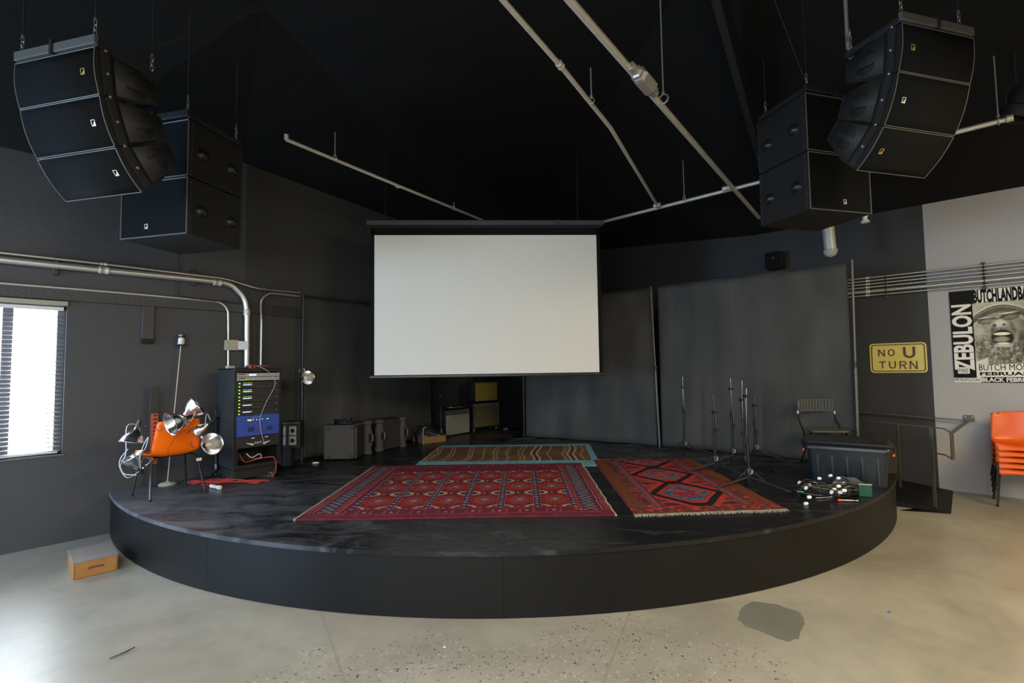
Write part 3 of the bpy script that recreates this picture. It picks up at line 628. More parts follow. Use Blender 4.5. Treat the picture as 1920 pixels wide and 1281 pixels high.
# ---- conduits on the right wall
ys = [524.4, 530.2, 536, 542, 549.6, 556.8]; rr_ = [.0125, .0125, .0125, .0135, .026, .0115]
lab = ['topmost thin conduit of the bundle on the right wall', 'second conduit from the top of the right wall bundle', 'third conduit from the top of the right wall bundle', 'fourth conduit down, directly above the thickest of the right wall bundle', 'thickest conduit of the right wall bundle, second from the bottom', 'lowest thin conduit of the right wall bundle']
for y, r, l in zip(ys, rr_, lab):
    p = wr(1598.7, y, .05+r); p2 = p+U3*3.2
    t = pipe('wall_conduit', [p-U3*.4, p2], r, l, 'conduit', M_GALV2, group=None)
    coupling(t, wr(1627, y, .05+r)+V(0, 0, p.z-wr(1627, y, .05+r).z), U3, r*1.25, .05)
for px, lb, zz0, zz1 in ((1662, 'black strut clamping the right wall conduits, above the road sign', 2.56, 2.91), (1846, 'strut clamping the right wall conduits, above the poster', 2.56, 2.91)):
    c_ = wr(px, 540, .02); t = thing('conduit_bracket', V(c_.x, c_.y, zz0), lb, 'bracket', rz(U3))
    MB().b2(-.018, .018, -.015, .02, 0, zz1-zz0).build('channel', M_RIG, t, bev=.003)
    for y, r in zip(ys, rr_):
        z = wr(1598.7, y, .05).z-zz0
        MB().tube([(0, -.03-r-(r+.006)*math.sin(a), z+(r+.006)*math.cos(a)) for a in np.linspace(0, PI, 6)], .005, 6).build('clamp', M_RIG, t)
# ================================================================== HANGING SPEAKERS
def badge(p, parent, m, s=.018):
    x, y, z = p
    mb = MB(); mb.b2(x-s, x+s, y-.002, y, z+s*1.0, z+s*1.25); mb.b2(x-s, x+s, y-.002, y, z-s*1.25, z-s*1.0); mb.b2(x-s, x-s*.75, y-.002, y, z-s*1.2, z+s*1.2); mb.b2(x+s*.75, x+s, y-.002, y, z-s*1.2, z+s*1.2)
    mb.add([(x-s*.5, y-.0015, z-s), (x+s*.6, y-.0015, z-s), (x+s*.6, y-.0015, z+s*.5)], [(0, 1, 2)])
    mb.build('badge', m, parent, smooth=False)
def chain(P, Q, parent, n=4, m=M_CHROMELINK, name='chain_link', first=0.):
    P = Vector(P); Q = Vector(Q); L_ = (Q-P).length; d = (Q-P)/L_; step = L_/n; q = d.to_track_quat('Z', 'Y').to_matrix()
    for i in range(n):
        c_ = P+d*step*(i+.5); R_ = q @ Matrix.Rotation(PI/2*(i % 2), 3, 'Z')
        pts = [c_+R_ @ Vector((step*.28*math.cos(a), 0, step*.62*math.sin(a))) for a in np.linspace(0, 2*PI, 13)]
        MB().tube(pts, step*.09, 6, cap=False).build(name, m, parent)
def array_box(loc, u, prof0, prof1, W_, side, label, bm, grp, xf=.14):
    """prof0/prof1: (s, z) of the upper and lower front edge; side: +1 when the right cheek faces the room"""
    t = thing('line_array_speaker', Vector(loc), label, 'loudspeaker', rz(u), grp)
    p0 = Vector(prof0); p1 = Vector(prof1); d = (p1-p0); L_ = d.length; d.normalize(); n = Vector((-d.y, d.x))   # to the rear
    if n.x < 0: n = -n
    D = .43; ins = .095
    front = []
    for i in range(7):
        k = i/6; b = .016*math.sin(PI*k); front.append(p0+d*(.004+(L_-.008)*k)-n*(b-.0))
    back = [p1+n*.16-d*.005, p1+n*D-d*ins, p0+n*D+d*ins, p0+n*.16+d*.005]
    poly = [(v.x, v.y) for v in front+back]
    MB().prism(poly, (0.004, W_-.004), 'x').build('cabinet', M_CAB, t, bev=.004)
    # curved grille standing a little proud of the front
    g = MB(); vs = []
    for v in front: 
        w_ = v-n*.010; vs += [(.012, w_.x, w_.y), (W_-.012, w_.x, w_.y)]
    g.add(vs, [(2*i, 2*i+1, 2*i+3, 2*i+2) for i in range(6)]); g.build('grille', M_GRILLE, t, solid=.006)
    e = MB(); off = [v-n*.012 for v in front]
    for x in (.006, W_-.006): e.tube([(x, v.x, v.y) for v in off], .004, 6)
    e.tube([(.006, off[0].x, off[0].y), (W_-.006, off[0].x, off[0].y)], .004, 6); e.tube([(.006, off[-1].x, off[-1].y), (W_-.006, off[-1].x, off[-1].y)], .004, 6)
    e.build('grille_edge', M_EDGE, t)
    v = front[2] if bm != 'low' else front[3]; v = (p0+p1)/2-n*.032
    bx = W_*xf if side < 0 else W_*(1-xf)
    mb = MB(); s = .017
    for (a0_, b0_, a1_, b1_) in ((-1, -1.2, 1, -1), (-1, 1, 1, 1.2), (-1, -1, -.75, 1), (.75, -1, 1, 1)):
        mb.add([(bx+aa*s, *(v+d*bb*s)) for aa, bb in ((a0_, b0_), (a1_, b0_), (a1_, b1_), (a0_, b1_))], [(0, 1, 2, 3)])
    mb.add([(bx+aa*s, *(v+d*bb*s)) for aa, bb in ((-.5, 1), (.75, 1), (.75, -.6))], [(0, 1, 2)])
    mb.build('badge', M_BADGE if bm == 'pale' else M_GOLD, t, solid=.002, smooth=False)
    # cheek: rigging side plate with two half-moon hand holes
    for xs, sg in ((0, -1), (W_, 1)):
        def P(k, q_, o): v_ = p0+d*(L_*k)+n*q_; return (xs+sg*o, v_.x, v_.y)
        pl = [P(.10, .10, .004), P(.90, .10, .004), P(.90-ins*1.6, D-.03, .004), P(.10+ins*1.6, D-.03, .004)]
        MB().add(pl, [(0, 1, 2, 3)]).build('side_plate', M_CHEEK, t, solid=.006)
        MB().bar(P(.04, .045, .006), P(.96, .045, .006), .05, .012, up=(1, 0, 0)).build('rigging_rail', M_RIG, t)
        for h0, h1 in ((0, PI), (PI, 2*PI)):
            cc = .5; mid = .245; o_ = .035 if h0 == 0 else -.035
            pts = []
            for i in range(9):
                a = h0+(h1-h0)*i/8
                # straight side of each half-moon faces the other
                pts.append(P(cc+(math.sin(a)*.07+(.025 if h0 == 0 else -.025))/L_, mid+math.cos(a)*.075, .009))
            MB().add(pts, [tuple(range(9))]).build('hand_hole', M_DARK, t, solid=.003)
        for k in (.02, .5):
            MB().lathe([(0, 0), (.010, 0), (.010, .008), (.005, .011), (0, .011)], 10, P(k, .045, .012), (sg, 0, 0)).build('rigging_pin', M_CHROMELINK, t)
    return t
def sub_box(loc, u, z0, z1, side, label, grp, bpos):
    W_, D = .75, .62; H_ = z1-z0
    t = thing('hanging_subwoofer', Vector((loc[0], loc[1], z0)), label, 'subwoofer', rz(u), grp)
    MB().b2(0, W_, .012, D, .002, H_-.002).build('cabinet', M_CAB, t, bev=.008)
    MB().b2(.016, W_-.016, .0, .012, .018, H_-.018).build('grille', M_GRILLE, t, bev=.003)
    e = MB(); 
    for x in (.008, W_-.008): e.tube([(x, 0, .008), (x, 0, H_-.008)], .006, 6)
    for z in (.008, H_-.008): e.tube([(.008, 0, z), (W_-.008, 0, z)], .006, 6)
    e.build('grille_edge', M_EDGE, t)
    if bpos: badge((bpos, -.001, .10), t, M_BADGE)
    for xs, sg in ((0, -1), (W_, 1)):
        for yy in (.13, D-.15):
            MB().lathe([(.0, .034), (.018, .032), (.036, .022), (.046, .008), (.050, .003), (.060, .004), (.064, .0)], 18, (xs+sg*.001, yy+.02, H_*.47), (sg, 0, 0)).build('handle_cup', M_BLKMET, t)
        for yy in (.03, D-.02):
            MB().b2(xs-.004 if sg < 0 else xs, xs if sg < 0 else xs+.004, yy-.012, yy+.012, .01, H_-.01).build('rigging_rail', M_RIG, t)
            for k in range(5):
                MB().lathe([(0, 0), (.004, 0), (.003, .002), (0, .002)], 6, (xs+sg*.004, yy, .05+k*(H_-.1)/4), (sg, 0, 0)).build('screw', M_CHROMELINK, t)
    return t
def hang_line(name, p, ztop, label, r=.005, links=3, top=None, m=M_RIG):
    p = Vector(p); t = thing(name, p, label, 'rigging')
    chain((0, 0, 0), (0, 0, .028*links+.03), t, links)
    q = (top-p) if top is not None else V(0, 0, ztop-p.z)
    MB().tube([(0, 0, .028*links+.02), q], r, 8).build('cable', m, t)
    MB().lathe([(0, 0), (.009, 0), (.009, .02), (0, .02)], 8, (0, 0, .028*links+.02)).build('shackle', M_CHROMELINK, t)
    return t
def span(c0, c1, u, W_):          # corner seen at c0 whose edge of length W_ along u ends in the sight column of c1
    p = atY(*c0, 4.0); d = ray(*c1); P = Vector((p.x, p.y)); k = d.x/d.y
    w_ = (k*P.y-P.x)/(u.x-k*u.y); return atY(*c0, 4.0*abs(W_/w_))
def side(P, v, c):                # (s, z) of sight line c on the upright plane through P along v
    d = ray(*c); k = d.x/d.y; s_ = (k*P.y-P.x)/(v.x-k*v.y); Y = P.y+v.y*s_; return (s_, EYE+d.z*Y/d.y)
# right side
uR = unit(.96, .26); vR = V(-uR.y, uR.x, 0)
SB = span((1519, 392), (1635, 398), uR, .75); zb_, zt_ = SB.z, side(SB, vR, (1503, 176))[1]; SB.z = 0; zm_ = (zb_+zt_)/2
print('SB', SB, zb_, zt_)
sub_box(SB, uR, zb_, zm_-.003, -1, 'lower black subwoofer of the hanging pair on the right', None, .42)
sub_box(SB, uR, zm_+.003, zt_, -1, 'upper black subwoofer of the hanging pair on the right', None, None)
AR = span((1687, 43), (1822, 61), uR, .73); prof = [(0, AR.z)]+[side(AR, vR, c) for c in ((1681, 134.5), (1654, 236), (1603, 319))]; zA = AR.z; AR.z = 0
print('AR', AR, prof)
bms = ['gold', 'pale', 'gold']
nmR = ['top', 'middle', 'lowest']
for i in range(3):
    array_box(AR, uR, prof[i], prof[i+1], .73, -1, f'{nmR[i]} black box of the curved speaker array hanging on the right', bms[i], None)
def fly_frame(loc, u, z, W_, D, label):
    t = thing('rigging_frame', Vector((loc.x, loc.y, z)), label, 'rigging', rz(u))
    MB().b2(.0, W_, -.02, .01, .012, .075).build('front_plate', M_EDGE if W_ < .74 else M_RIG, t, bev=.004)
    for x in (.015, W_-.015): MB().b2(x-.015, x+.015, .0, D, .004, .05).build('side_rail', M_RIG, t, bev=.003)
    MB().b2(W_/2-.03, W_/2+.03, 0, D, .02, .055).build('centre_bar', M_RIG, t, bev=.003)
    MB().b2(W_*.47, W_*.5, -.03, .0, .0, .1).build('bracket', M_RIG, t)
    return t
fly_frame(AR, uR, zA+.005, .73, .44, 'grey front-plated rigging frame on top of the right speaker array')
fly_frame(SB, uR, zt_+.004, .75, .6, 'black rigging frame on top of the right hanging subwoofers')
hang_line('hanging_cable', AR+V(0, 0, zA+.08)+uR*.02, 5.3, 'cable hanging the front left corner of the right speaker array', links=3)
hang_line('hanging_cable', AR+V(0, 0, zA+.08)+uR*.60, 5.1, 'cable hanging the front right side of the right speaker array', links=3)
hang_line('hanging_cable', SB+V(0, 0, zt_+.06)+uR*.03, 5.15, 'cable chained to the front corner of the right subwoofers', links=3)
hang_line('hanging_cable', SB+V(0, 0, zt_+.06)+uR*.03+vR*.52, 4.9, 'cable chained to the rear corner of the right subwoofers', links=3)
p = atY(1590, 92, 4.15); pt = atY(1579, 0, 4.15)
t = pipe('hanging_rod', [p, V(p.x, p.y, p.z+.9)], .016, 'bright steel rod hanging between the right subwoofers and array', 'rigging', M_GALV)
chain(V(0.02, -.01, -.16), V(.0, -.01, .18), t, 5, M_CHROMELINK)
q = atY(1513, 160, 4.7)
pipe('guy_wire', [q, atY(1448, -10, 4.5)], .003, 'thin slack wire slanting up from the right subwoofers', 'rigging', M_RIG)
pipe('guy_wire', [p+V(-.02, 0, .12), atY(1524, -10, 4.5)], .003, 'thin wire slanting up left from the bright hanging rod', 'rigging', M_RIG)
# left side
uL = unit(.97, -.24); vL = V(-uL.y, uL.x, 0)
SL = span((350.5, 438), (225, 444), uL*-1, .75); zb_, zt_ = SL.z, atY(350, 222, SL.y).z; SL.z = 0; zm_ = (zb_+zt_)/2; SL = SL-uL*.75
print('SL', SL, zb_, zt_)
sub_box(SL, uL, zb_, zm_-.003, 1, 'lower black subwoofer of the hanging pair on the left', None, .30)
sub_box(SL, uL, zm_+.003, zt_, 1, 'upper black subwoofer of the hanging pair on the left', None, None)
AL = span((182, 88), (32, 99.5), uL*-1, .73); profL = [(0, AL.z)]+[side(AL, vL, c) for c in ((190.6, 178.5), (220, 275.7), (269.6, 360))]; zA = AL.z; AL.z = 0; AL = AL-uL*.73
print('AL', AL, profL)
for i in range(3):
    array_box(AL, uL, profL[i], profL[i+1], .73, 1, f'{nmR[i]} black box of the curved speaker array hanging on the left', 'gold' if i == 0 else 'pale', None)
fly_frame(AL, uL, zA+.005, .73, .44, 'rigging frame on top of the left speaker array')
fly_frame(SL, uL, zt_+.004, .75, .6, 'black rigging frame on top of the left hanging subwoofers')
hang_line('hanging_cable', AL+V(0, 0, zA+.08)+uL*.71, 5.2, 'cable hanging the front right corner of the left speaker array', links=3)
hang_line('hanging_cable', AL+V(0, 0, zA+.08)+uL*.05, 5.0, 'cable hanging the outer front corner of the left speaker array', links=3)
hang_line('hanging_cable', AL+V(0, 0, zA+.08)+uL*.71+vL*.40, 5.1, 'cable hanging the rear corner of the left speaker array', links=3)
hang_line('hanging_cable', SL+V(0, 0, zt_+.06)+uL*.73, 4.9, 'chained cable hanging the front right corner of the left subwoofers', links=4)
hang_line('hanging_cable', SL+V(0, 0, zt_+.06)+uL*.73+vL*.55, 4.75, 'chained cable hanging the rear corner of the left subwoofers', links=4)
pipe('guy_wire', [AL+V(0, 0, zA+.25)+uL*.71+vL*.4, atY(590, -20, 4.2)], .0022, 'thin wire slanting across the ceiling from the left speaker array', 'rigging', M_RIG)
pipe('guy_wire', [atY(443, 262, 5.2), atY(586, 140, 5.6)], .0022, 'thin wire slanting up from the left hanging subwoofers', 'rigging', M_RIG)
# lamp can and small bowl lamp under the right subwoofers
YC = 6.3
a = atY(1553, 430, YC); b_ = atY(1557, 468, YC)
t = thing('can_light', b_, 'pale cylindrical lamp with a clear dome end hanging above the widest curtain', 'lamp')
dd = (a-b_).normalized()
MB().lathe([(0, .42), (.068, .42), (.068, 0), (.06, 0), (0, .02)], 20, (0, 0, 0), dd).build('can', M_LAMPCAN, t)
MB().lathe([(.068, 0), (.082, -.005), (.082, -.015), (.076, -.05), (.05, -.085), (0, -.10)], 20, (0, 0, 0), dd).build('glass_dome', M_DOME, t)
MB().tube([dd*.4, dd*.4+V(0, 0, .8)], .012, 8).build('stem', M_RIG, t)
c_ = atY(1622, 410, 6.2)
t = thing('bowl_light', c_, 'small white double-bowl lamp just right of the right subwoofers', 'lamp')
MB().lathe([(0, -.045), (.045, -.05), (.05, -.045), (.026, -.01), (.024, .012), (.042, .05), (.036, .05), (0, .012)], 18).build('bowl', M_WHITE, t)
MB().tube([(0, 0, .012), (0, 0, .6)], .006, 8).build('stem', M_RIG, t)
# small black wall speaker and bracket behind the curtain
c_ = wr(1453, 488, .14)
t = thing('wall_speaker', c_, 'small black box speaker on the wall above the widest curtain', 'loudspeaker', rz(U3))
MB().b2(-.12, .12, -.1, .1, -.14, .12).build('cabinet', M_CAB, t, bev=.008); MB().b2(-.105, .105, -.108, -.1, -.125, .105).build('grille', M_GRILLE, t); MB().lathe([(0, 0), (.02, 0), (.016, .006), (0, .006)], 12, (0, -.108, .02), (0, -1, 0)).build('badge', M_RIG, t)
MB().b2(-.02, .02, .1, .14, -.03, .03).build('bracket', M_RIG, t)
# ================================================================== SIGN AND POSTER
def on_wr(x0, x1, y0, y1, px0=None):
    a = wr(x0, y0, 0); b_ = wr(x1, y0, 0); W_ = (b_-a).dot(U3); 
    return a, W_
a = wr(1630, 645.5); W_ = (wr(1737, 645)-wr(1630, 645)).dot(U3); zt = (wr(1630, 645.5).z+wr(1735.5, 641).z)/2; zb = (wr(1632, 700).z+wr(1739, 698.3).z)/2; H_ = zt-zb
t = thing('road_sign', V(a.x, a.y, zb)+V(-U3.y, U3.x, 0)*-.012, 'worn yellow NO U TURN road sign on the black part of the right wall', 'sign', rz(U3))
MB().prism(rrect(0, W_, 0, H_, .045), (-.003, .001)).build('sign_plate', M_SIGNY, t)
ro = rrect(.017, W_-.017, .017, H_-.017, .035); ri = rrect(.03, W_-.03, .03, H_-.03, .026); n = len(ro)
MB().add([(x, -.0045, z) for x, z in ro]+[(x, -.0045, z) for x, z in ri], [(i, (i+1) % n, (i+1) % n+n, i+n) for i in range(n)]).build('border_line', M_SIGNK, t, solid=.001, smooth=False)
def sgn(tx, x0, x1, y0, y1):     # fractions read within the sign from the photograph's enlargement
    text_obj(tx, 'lettering', (x1-x0)*W_, (y1-y0)*H_, ((x0+x1)/2*W_, -.005, (1-(y0+y1)/2)*H_), M_SIGNK, t, thick=.0012)
def thick_letter(kind, x0, x1, y0, y1, sw):
    X0, X1, Z1, Z0 = x0*W_, x1*W_, (1-y0)*H_, (1-y1)*H_; m_ = MB(); y = -.0055; w_ = sw*W_
    def strip(pts):
        vs = []; P = [Vector(p) for p in pts]
        for i, p in enumerate(P):
            d = (P[min(i+1, len(P)-1)]-P[max(i-1, 0)]).normalized(); nn = Vector((-d.y, d.x))
            vs += [(p.x+nn.x*w_/2, y, p.y+nn.y*w_/2), (p.x-nn.x*w_/2, y, p.y-nn.y*w_/2)]
        m_.add(vs, [(2*i, 2*i+1, 2*i+3, 2*i+2) for i in range(len(P)-1)])
    h = w_/2; cx = (X0+X1)/2; rx = (X1-X0)/2-h
    if kind == 'N': strip([(X0+h, Z0), (X0+h, Z1)]); strip([(X1-h, Z0), (X1-h, Z1)]); strip([(X0+h, Z1), (X1-h, Z0)])
    if kind == 'T': strip([(X0, Z1-h), (X1, Z1-h)]); strip([(cx, Z1), (cx, Z0)])
    if kind == 'O':
        rz_ = (Z1-Z0)/2-h; strip([(cx+rx*math.cos(a), (Z0+Z1)/2+rz_*math.sin(a)) for a in np.linspace(0, 2*PI, 25)])
    if kind == 'U':
        strip([(X0+h, Z1), (X0+h, Z0+rx+h)]+[(cx+rx*math.cos(a), Z0+rx+h+rx*math.sin(a)) for a in np.linspace(PI, 2*PI, 13)]+[(X1-h, Z0+rx+h), (X1-h, Z1)])
    if kind == 'R':
        m = (Z0+Z1)/2; r = (Z1-h-m)/2; strip([(X0+h, Z0), (X0+h, Z1)])
        strip([(X0+h, Z1-h), (X1-h-r, Z1-h)]+[(X1-h-r+r*math.cos(a), m+r+r*math.sin(a)) for a in np.linspace(PI/2, -PI/2, 9)]+[(X0+h, m)]); strip([(cx, m), (X1-h, Z0)])
    m_.build('letter', M_SIGNK, t, solid=.001, smooth=False)
thick_letter('N', .155, .28, .21, .44, .026); thick_letter('O', .33, .455, .20, .44, .026); thick_letter('U', .60, .81, .14, .52, .047)
thick_letter('T', .165, .285, .61, .85, .026); thick_letter('U', .34, .465, .61, .86, .026); thick_letter('R', .525, .65, .61, .87, .026); thick_letter('N', .70, .835, .61, .88, .026)
for x, z in ((W_*.47, H_*.93), (W_*.49, H_*.06), (W_*.06, H_*.83)):
    MB().lathe([(0, 0), (.007, 0), (.006, .003), (0, .004)], 8, (x, -.004, z), (0, -1, 0)).build('bolt', M_RIG, t)
# poster
a = wr(1779, 548); zt = a.z; zb = wr(1790, 717).z; PH = zt-zb; PW = .80
t = thing('poster', V(a.x, a.y, zb)+V(U3.y, -U3.x, 0)*.012, 'black and white concert poster of a laughing bearded man on the grey wall', 'poster', rz(U3))
MB().b2(0, PW, -.002, .004, 0, PH).build('paper', M_PWHITE, t)
def grid_mesh(name, m, parent, x0, x1, z0, z1, nx, nz, fn, y=-.003, flat=True, h=.0, edge=None):
    xs = np.linspace(0, 1, nx+1); zs = np.linspace(0, 1, nz+1); A, B = np.meshgrid(xs, zs)
    c = fn(A, B, (x1-x0), (z1-z0))
    if flat: co = np.stack([x0+A*(x1-x0), np.full_like(A, y), z0+B*(z1-z0)], -1)
    else:
        hh = np.full_like(A, h) if edge is None else edge(A, B)
        X = x0+A*(x1-x0); Z = z0+B*(z1-z0); co = np.stack([X, Z, hh], -1)
    n = (nx+1)*(nz+1); me = bpy.data.meshes.new(name)
    idx = np.arange(n).reshape(nz+1, nx+1); q = np.stack([idx[:-1, :-1], idx[:-1, 1:], idx[1:, 1:], idx[1:, :-1]], -1).reshape(-1)
    me.vertices.add(n); me.vertices.foreach_set('co', co.reshape(-1)); nf = nx*nz
    me.loops.add(nf*4); me.loops.foreach_set('vertex_index', q); me.polygons.add(nf); me.polygons.foreach_set('loop_start', np.arange(0, nf*4, 4)); me.polygons.foreach_set('loop_total', np.full(nf, 4)) if False else None
    me.update(calc_edges=True); me.validate()
    at = me.color_attributes.new('Col', 'FLOAT_COLOR', 'POINT'); at.data.foreach_set('color', np.concatenate([np.clip(c, 0, 1), np.ones(A.shape+(1,))], -1).reshape(-1))
    me.materials.append(m); o = bpy.data.objects.new(name, me); COL.objects.link(o); o.parent = parent
    me.polygons.foreach_set('use_smooth', [True]*nf)
    return o
def vnoise(A, B, f, seed=0):       # smooth value noise
    r = np.random.default_rng(seed); g = r.random((64, 64)); x = (A*f) % 63; y = (B*f) % 63; i = x.astype(int); j = y.astype(int); u = x-i; v = y-j; u = u*u*(3-2*u); v = v*v*(3-2*v)
    return g[j, i]*(1-u)*(1-v)+g[j, i+1]*u*(1-v)+g[j+1, i]*(1-u)*v+g[j+1, i+1]*u*v
def sm_(x, a, b): t_ = np.clip((x-a)/(b-a), 0, 1); return t_*t_*(3-2*t_)
def face(A, B, W, H):
    x = A; y = 1-B                       # y down, both 0..1
    nz = vnoise(A, B, 55, 1)*.5+vnoise(A, B, 25, 2)*.5; fine = vnoise(A, B, 60, 4)
    def el(cx, cy, rx, ry, s=.25, rot=0):
        dx = x-cx; dy = y-cy; X = dx*math.cos(rot)+dy*math.sin(rot); Y = -dx*math.sin(rot)+dy*math.cos(rot)
        return 1-sm_(np.sqrt((X/rx)**2+(Y/ry)**2), 1-s, 1+s)
    L = np.full(x.shape, .62)-.1*nz
    def put(m, v): nonlocal L; L = L*(1-m)+v*m
    put(el(.42, .55, .40, .42, .08), .30+.2*fine*0)                            # head
    put(el(.40, .52, .27, .30, .5), .42)
    put(el(.40, .86, .36, .30, .15)*1.0, .10+.55*nz*nz)                          # beard
    put(el(.10, .62, .13, .30, .3), .12+.6*nz*nz); put(el(.80, .62, .13, .34, .3), .06+.35*nz*nz)
    # cap and its pale rim
    ry = .03+.85*(x-.45)**2
    put((1-sm_(np.abs(y-.10)-.10, -.02, .0))*(y < ry+.0)*(y > -.2)*1.0, .45+.1*nz); put((y < ry-.03-.10)*1.0*0, .1)
    put(((y > ry) & (y < ry+.13)).astype(float)*(x < .98), .10+.08*nz)
    put(np.exp(-((y-ry-.005)/.013)**2), .72); put(np.exp(-((y-ry-.05)/.008)**2)*.5, .5)
    put((x < .0)*1.0, .6)
    put(el(.08, .46, .10, .10, .7), .52); put(el(.30, .44, .09, .07, .7), .40); put(el(.62, .42, .12, .09, .7), .34)
    put(el(.22, .29, .15, .055, .2, -.10), .09); put(el(.57, .235, .15, .065, .2, -.14), .08)    # glasses
    put(el(.22, .30, .11, .030, .4, -.10), .30); put(el(.58, .25, .11, .035, .5, -.14), .24)
    put(el(.20, .245, .12, .007, .4, -.06), .80); put(el(.55, .185, .13, .012, .5, -.12), .72); put(el(.39, .27, .05, .012, .4, -.2), .06)
    put(el(.40, .345, .095, .062, .6), .66); put(el(.33, .375, .03, .022, .5), .14); put(el(.47, .37, .028, .018, .5), .12)
    put(el(.43, .47, .20, .060, .4), .10+.3*nz)                                # moustache
    put(el(.435, .575, .175, .125, .15), .03); put(el(.43, .515, .125, .024, .25), .85); put(el(.42, .605, .11, .045, .4), .34)
    put(el(.44, .672, .10, .016, .25), .80); put(el(.45, .705, .14, .022, .4), .60)
    put(((x < .20) & (y > .93-.35*x+.03)).astype(float), .68)
    L = L*(1-.30*sm_(x, .45, 1.0)); L = L*(1-.45*el(.30, .43, .03, .10, .7, .3))*(1-.45*el(.60, .42, .03, .11, .7, -.3)); L = np.clip(L, 0, 1)**1.12
    L = L*(.88+.24*fine)
    return np.stack([L*.98, L*.95, L*.80], -1)
FX0 = .215; FZ0 = PH*.195; FZ1 = PH*.85
grid_mesh('printed_portrait', M_PRINT, t, FX0, PW, FZ0, FZ1, 230, 240, face, y=-.0035)
MB().b2(0, PW, -.0032, -.0022, FZ1, PH).b2(0, FX0, -.0032, -.0022, PH*.05, FZ1).build('black_panel', M_PBLACK, t)
MB().b2(.235, PW, -.0036, -.0031, FZ1+.004, PH-.004).build('white_strip', M_PWHITE, t)
text_obj('BUTCHLANDBAND', 'headline', .585, PH*.145, (.52, -.0042, PH*.925), M_PBLACK, t, thick=.0004, bold=.05)
MB().b2(PW*.30, PW, -.0036, -.0033, PH*.852, PH*.864).build('white_rule', M_PWHITE, t)
text_obj('ZEBULON', 'side_title', PH*.72, FX0*.90, (FX0*.5, -.0038, PH*.49), M_PWHITE, t, rotz=PI/2, thick=.0004, bold=.035)
text_obj('BUTCH MORRIS', 'name_line', .53, PH*.065, (.505, -.0038, PH*.16), M_PBLACK, t, thick=.0004)
text_obj('FEBRUARY', 'date_line', .52, PH*.038, (.505, -.0038, PH*.093), M_PBLACK, t, thick=.0004, bold=.035)
MB().b2(PW*.32, PW, -.0036, -.0026, 0, PH*.058).build('black_strip', M_PBLACK, t)
text_obj('BLACK FEBRUARY', 'bottom_line', PW*.66, PH*.044, (PW*.655, -.0042, PH*.029), M_PWHITE, t, thick=.0004, bold=.035)
text_obj('METROPOLITAN', 'small_line', PW*.29, PH*.036, (PW*.155, -.0038, PH*.028), M_PBLACK, t, thick=.0004)
MB().b2(PW*.05, PW*.19, -.0042, -.0036, PH*.095, PH*.165).build('white_panel', M_PWHITE, t)
text_obj('FREE', 'small_line', PW*.11, PH*.04, (PW*.12, -.0048, PH*.128), M_PBLACK, t, thick=.0004)
# ================================================================== HANDRAIL OF THE RAMP
hr = thing('handrail', V(4.70, 5.62, 0), 'dark bronze flat-bar handrail with a squared end beside the ramp', 'handrail')
def HR(v): return v-hr.location
e0 = atY(1770, 804, 5.50); e1 = atY(1784, 812, 5.45); e2 = V(e1.x, e1.y, atY(1786, 862, 5.45).z)
i0 = atY(1600, 786, 6.35)
m_ = MB(); m_.bar(HR(i0), HR(e0), .035, .012); m_.bar(HR(e0), HR(e1), .035, .012); m_.build('inner_rail', M_BRONZE, hr, bev=.002)
MB().bar(HR(e1+V(0, 0, .01)), HR(e2), .012, .06, up=(.9, .4, 0)).build('end_plate', M_BRONZE, hr, bev=.002)
l0 = V(e2.x, e2.y, e2.z)+V(0, 0, .0); l1 = atY(1772, 853, 5.5); l2 = atY(1750, 849, 5.6)
MB().bar(HR(l0), HR(l1), .035, .012).bar(HR(l1), HR(l2), .035, .012).build('lower_return', M_BRONZE, hr, bev=.002)
po = atz(1754, 955, .0); pt_ = V(po.x, po.y, atY(1745, 800, po.y).z)
MB().bar(HR(po), HR(pt_), .035, .012, up=(.9, .4, 0)).build('post', M_BRONZE, hr, bev=.002)
MB().b2(-.06, .06, -.05, .05, 0, .008).build('foot_plate', M_BRONZE, hr, loc=HR(po))
ra = wr(1605, 772, .07); rb = wr(1826, 790, .07)
MB().bar(HR(ra), HR(rb), .035, .012).build('wall_rail', M_BRONZE, hr, bev=.002)
MB().bar(HR(e1), HR(wr(1812, 791, .09)), .04, .012).build('cross_bar', M_BRONZE, hr, bev=.002)
wb = wr(1817, 784, .02)
MB().box((0, 0, 0), (.10, .02, .07), Matrix.Rotation(rz(U3), 3, 'Z')).build('wall_bracket', M_BRONZE, hr, loc=HR(wb), bev=.003)
for s_ in (-.035, .035): MB().lathe([(0, 0), (.009, 0), (.007, .006), (0, .006)], 8, HR(wb+U3*s_+V(0, 0, .015)+V(U3.y, -U3.x, 0)*.01), (U3.y, -U3.x, 0)).build('bolt', M_CHROMELINK, hr)
ip = V(*(Vector((4.77, 5.53))+RSD*.5+Vector((.55, .6))), 0.05)
MB().bar(HR(ip), HR(V(ip.x, ip.y, .88)), .03, .012, up=(.9, .4, 0)).build('post', M_BRONZE, hr, bev=.002)
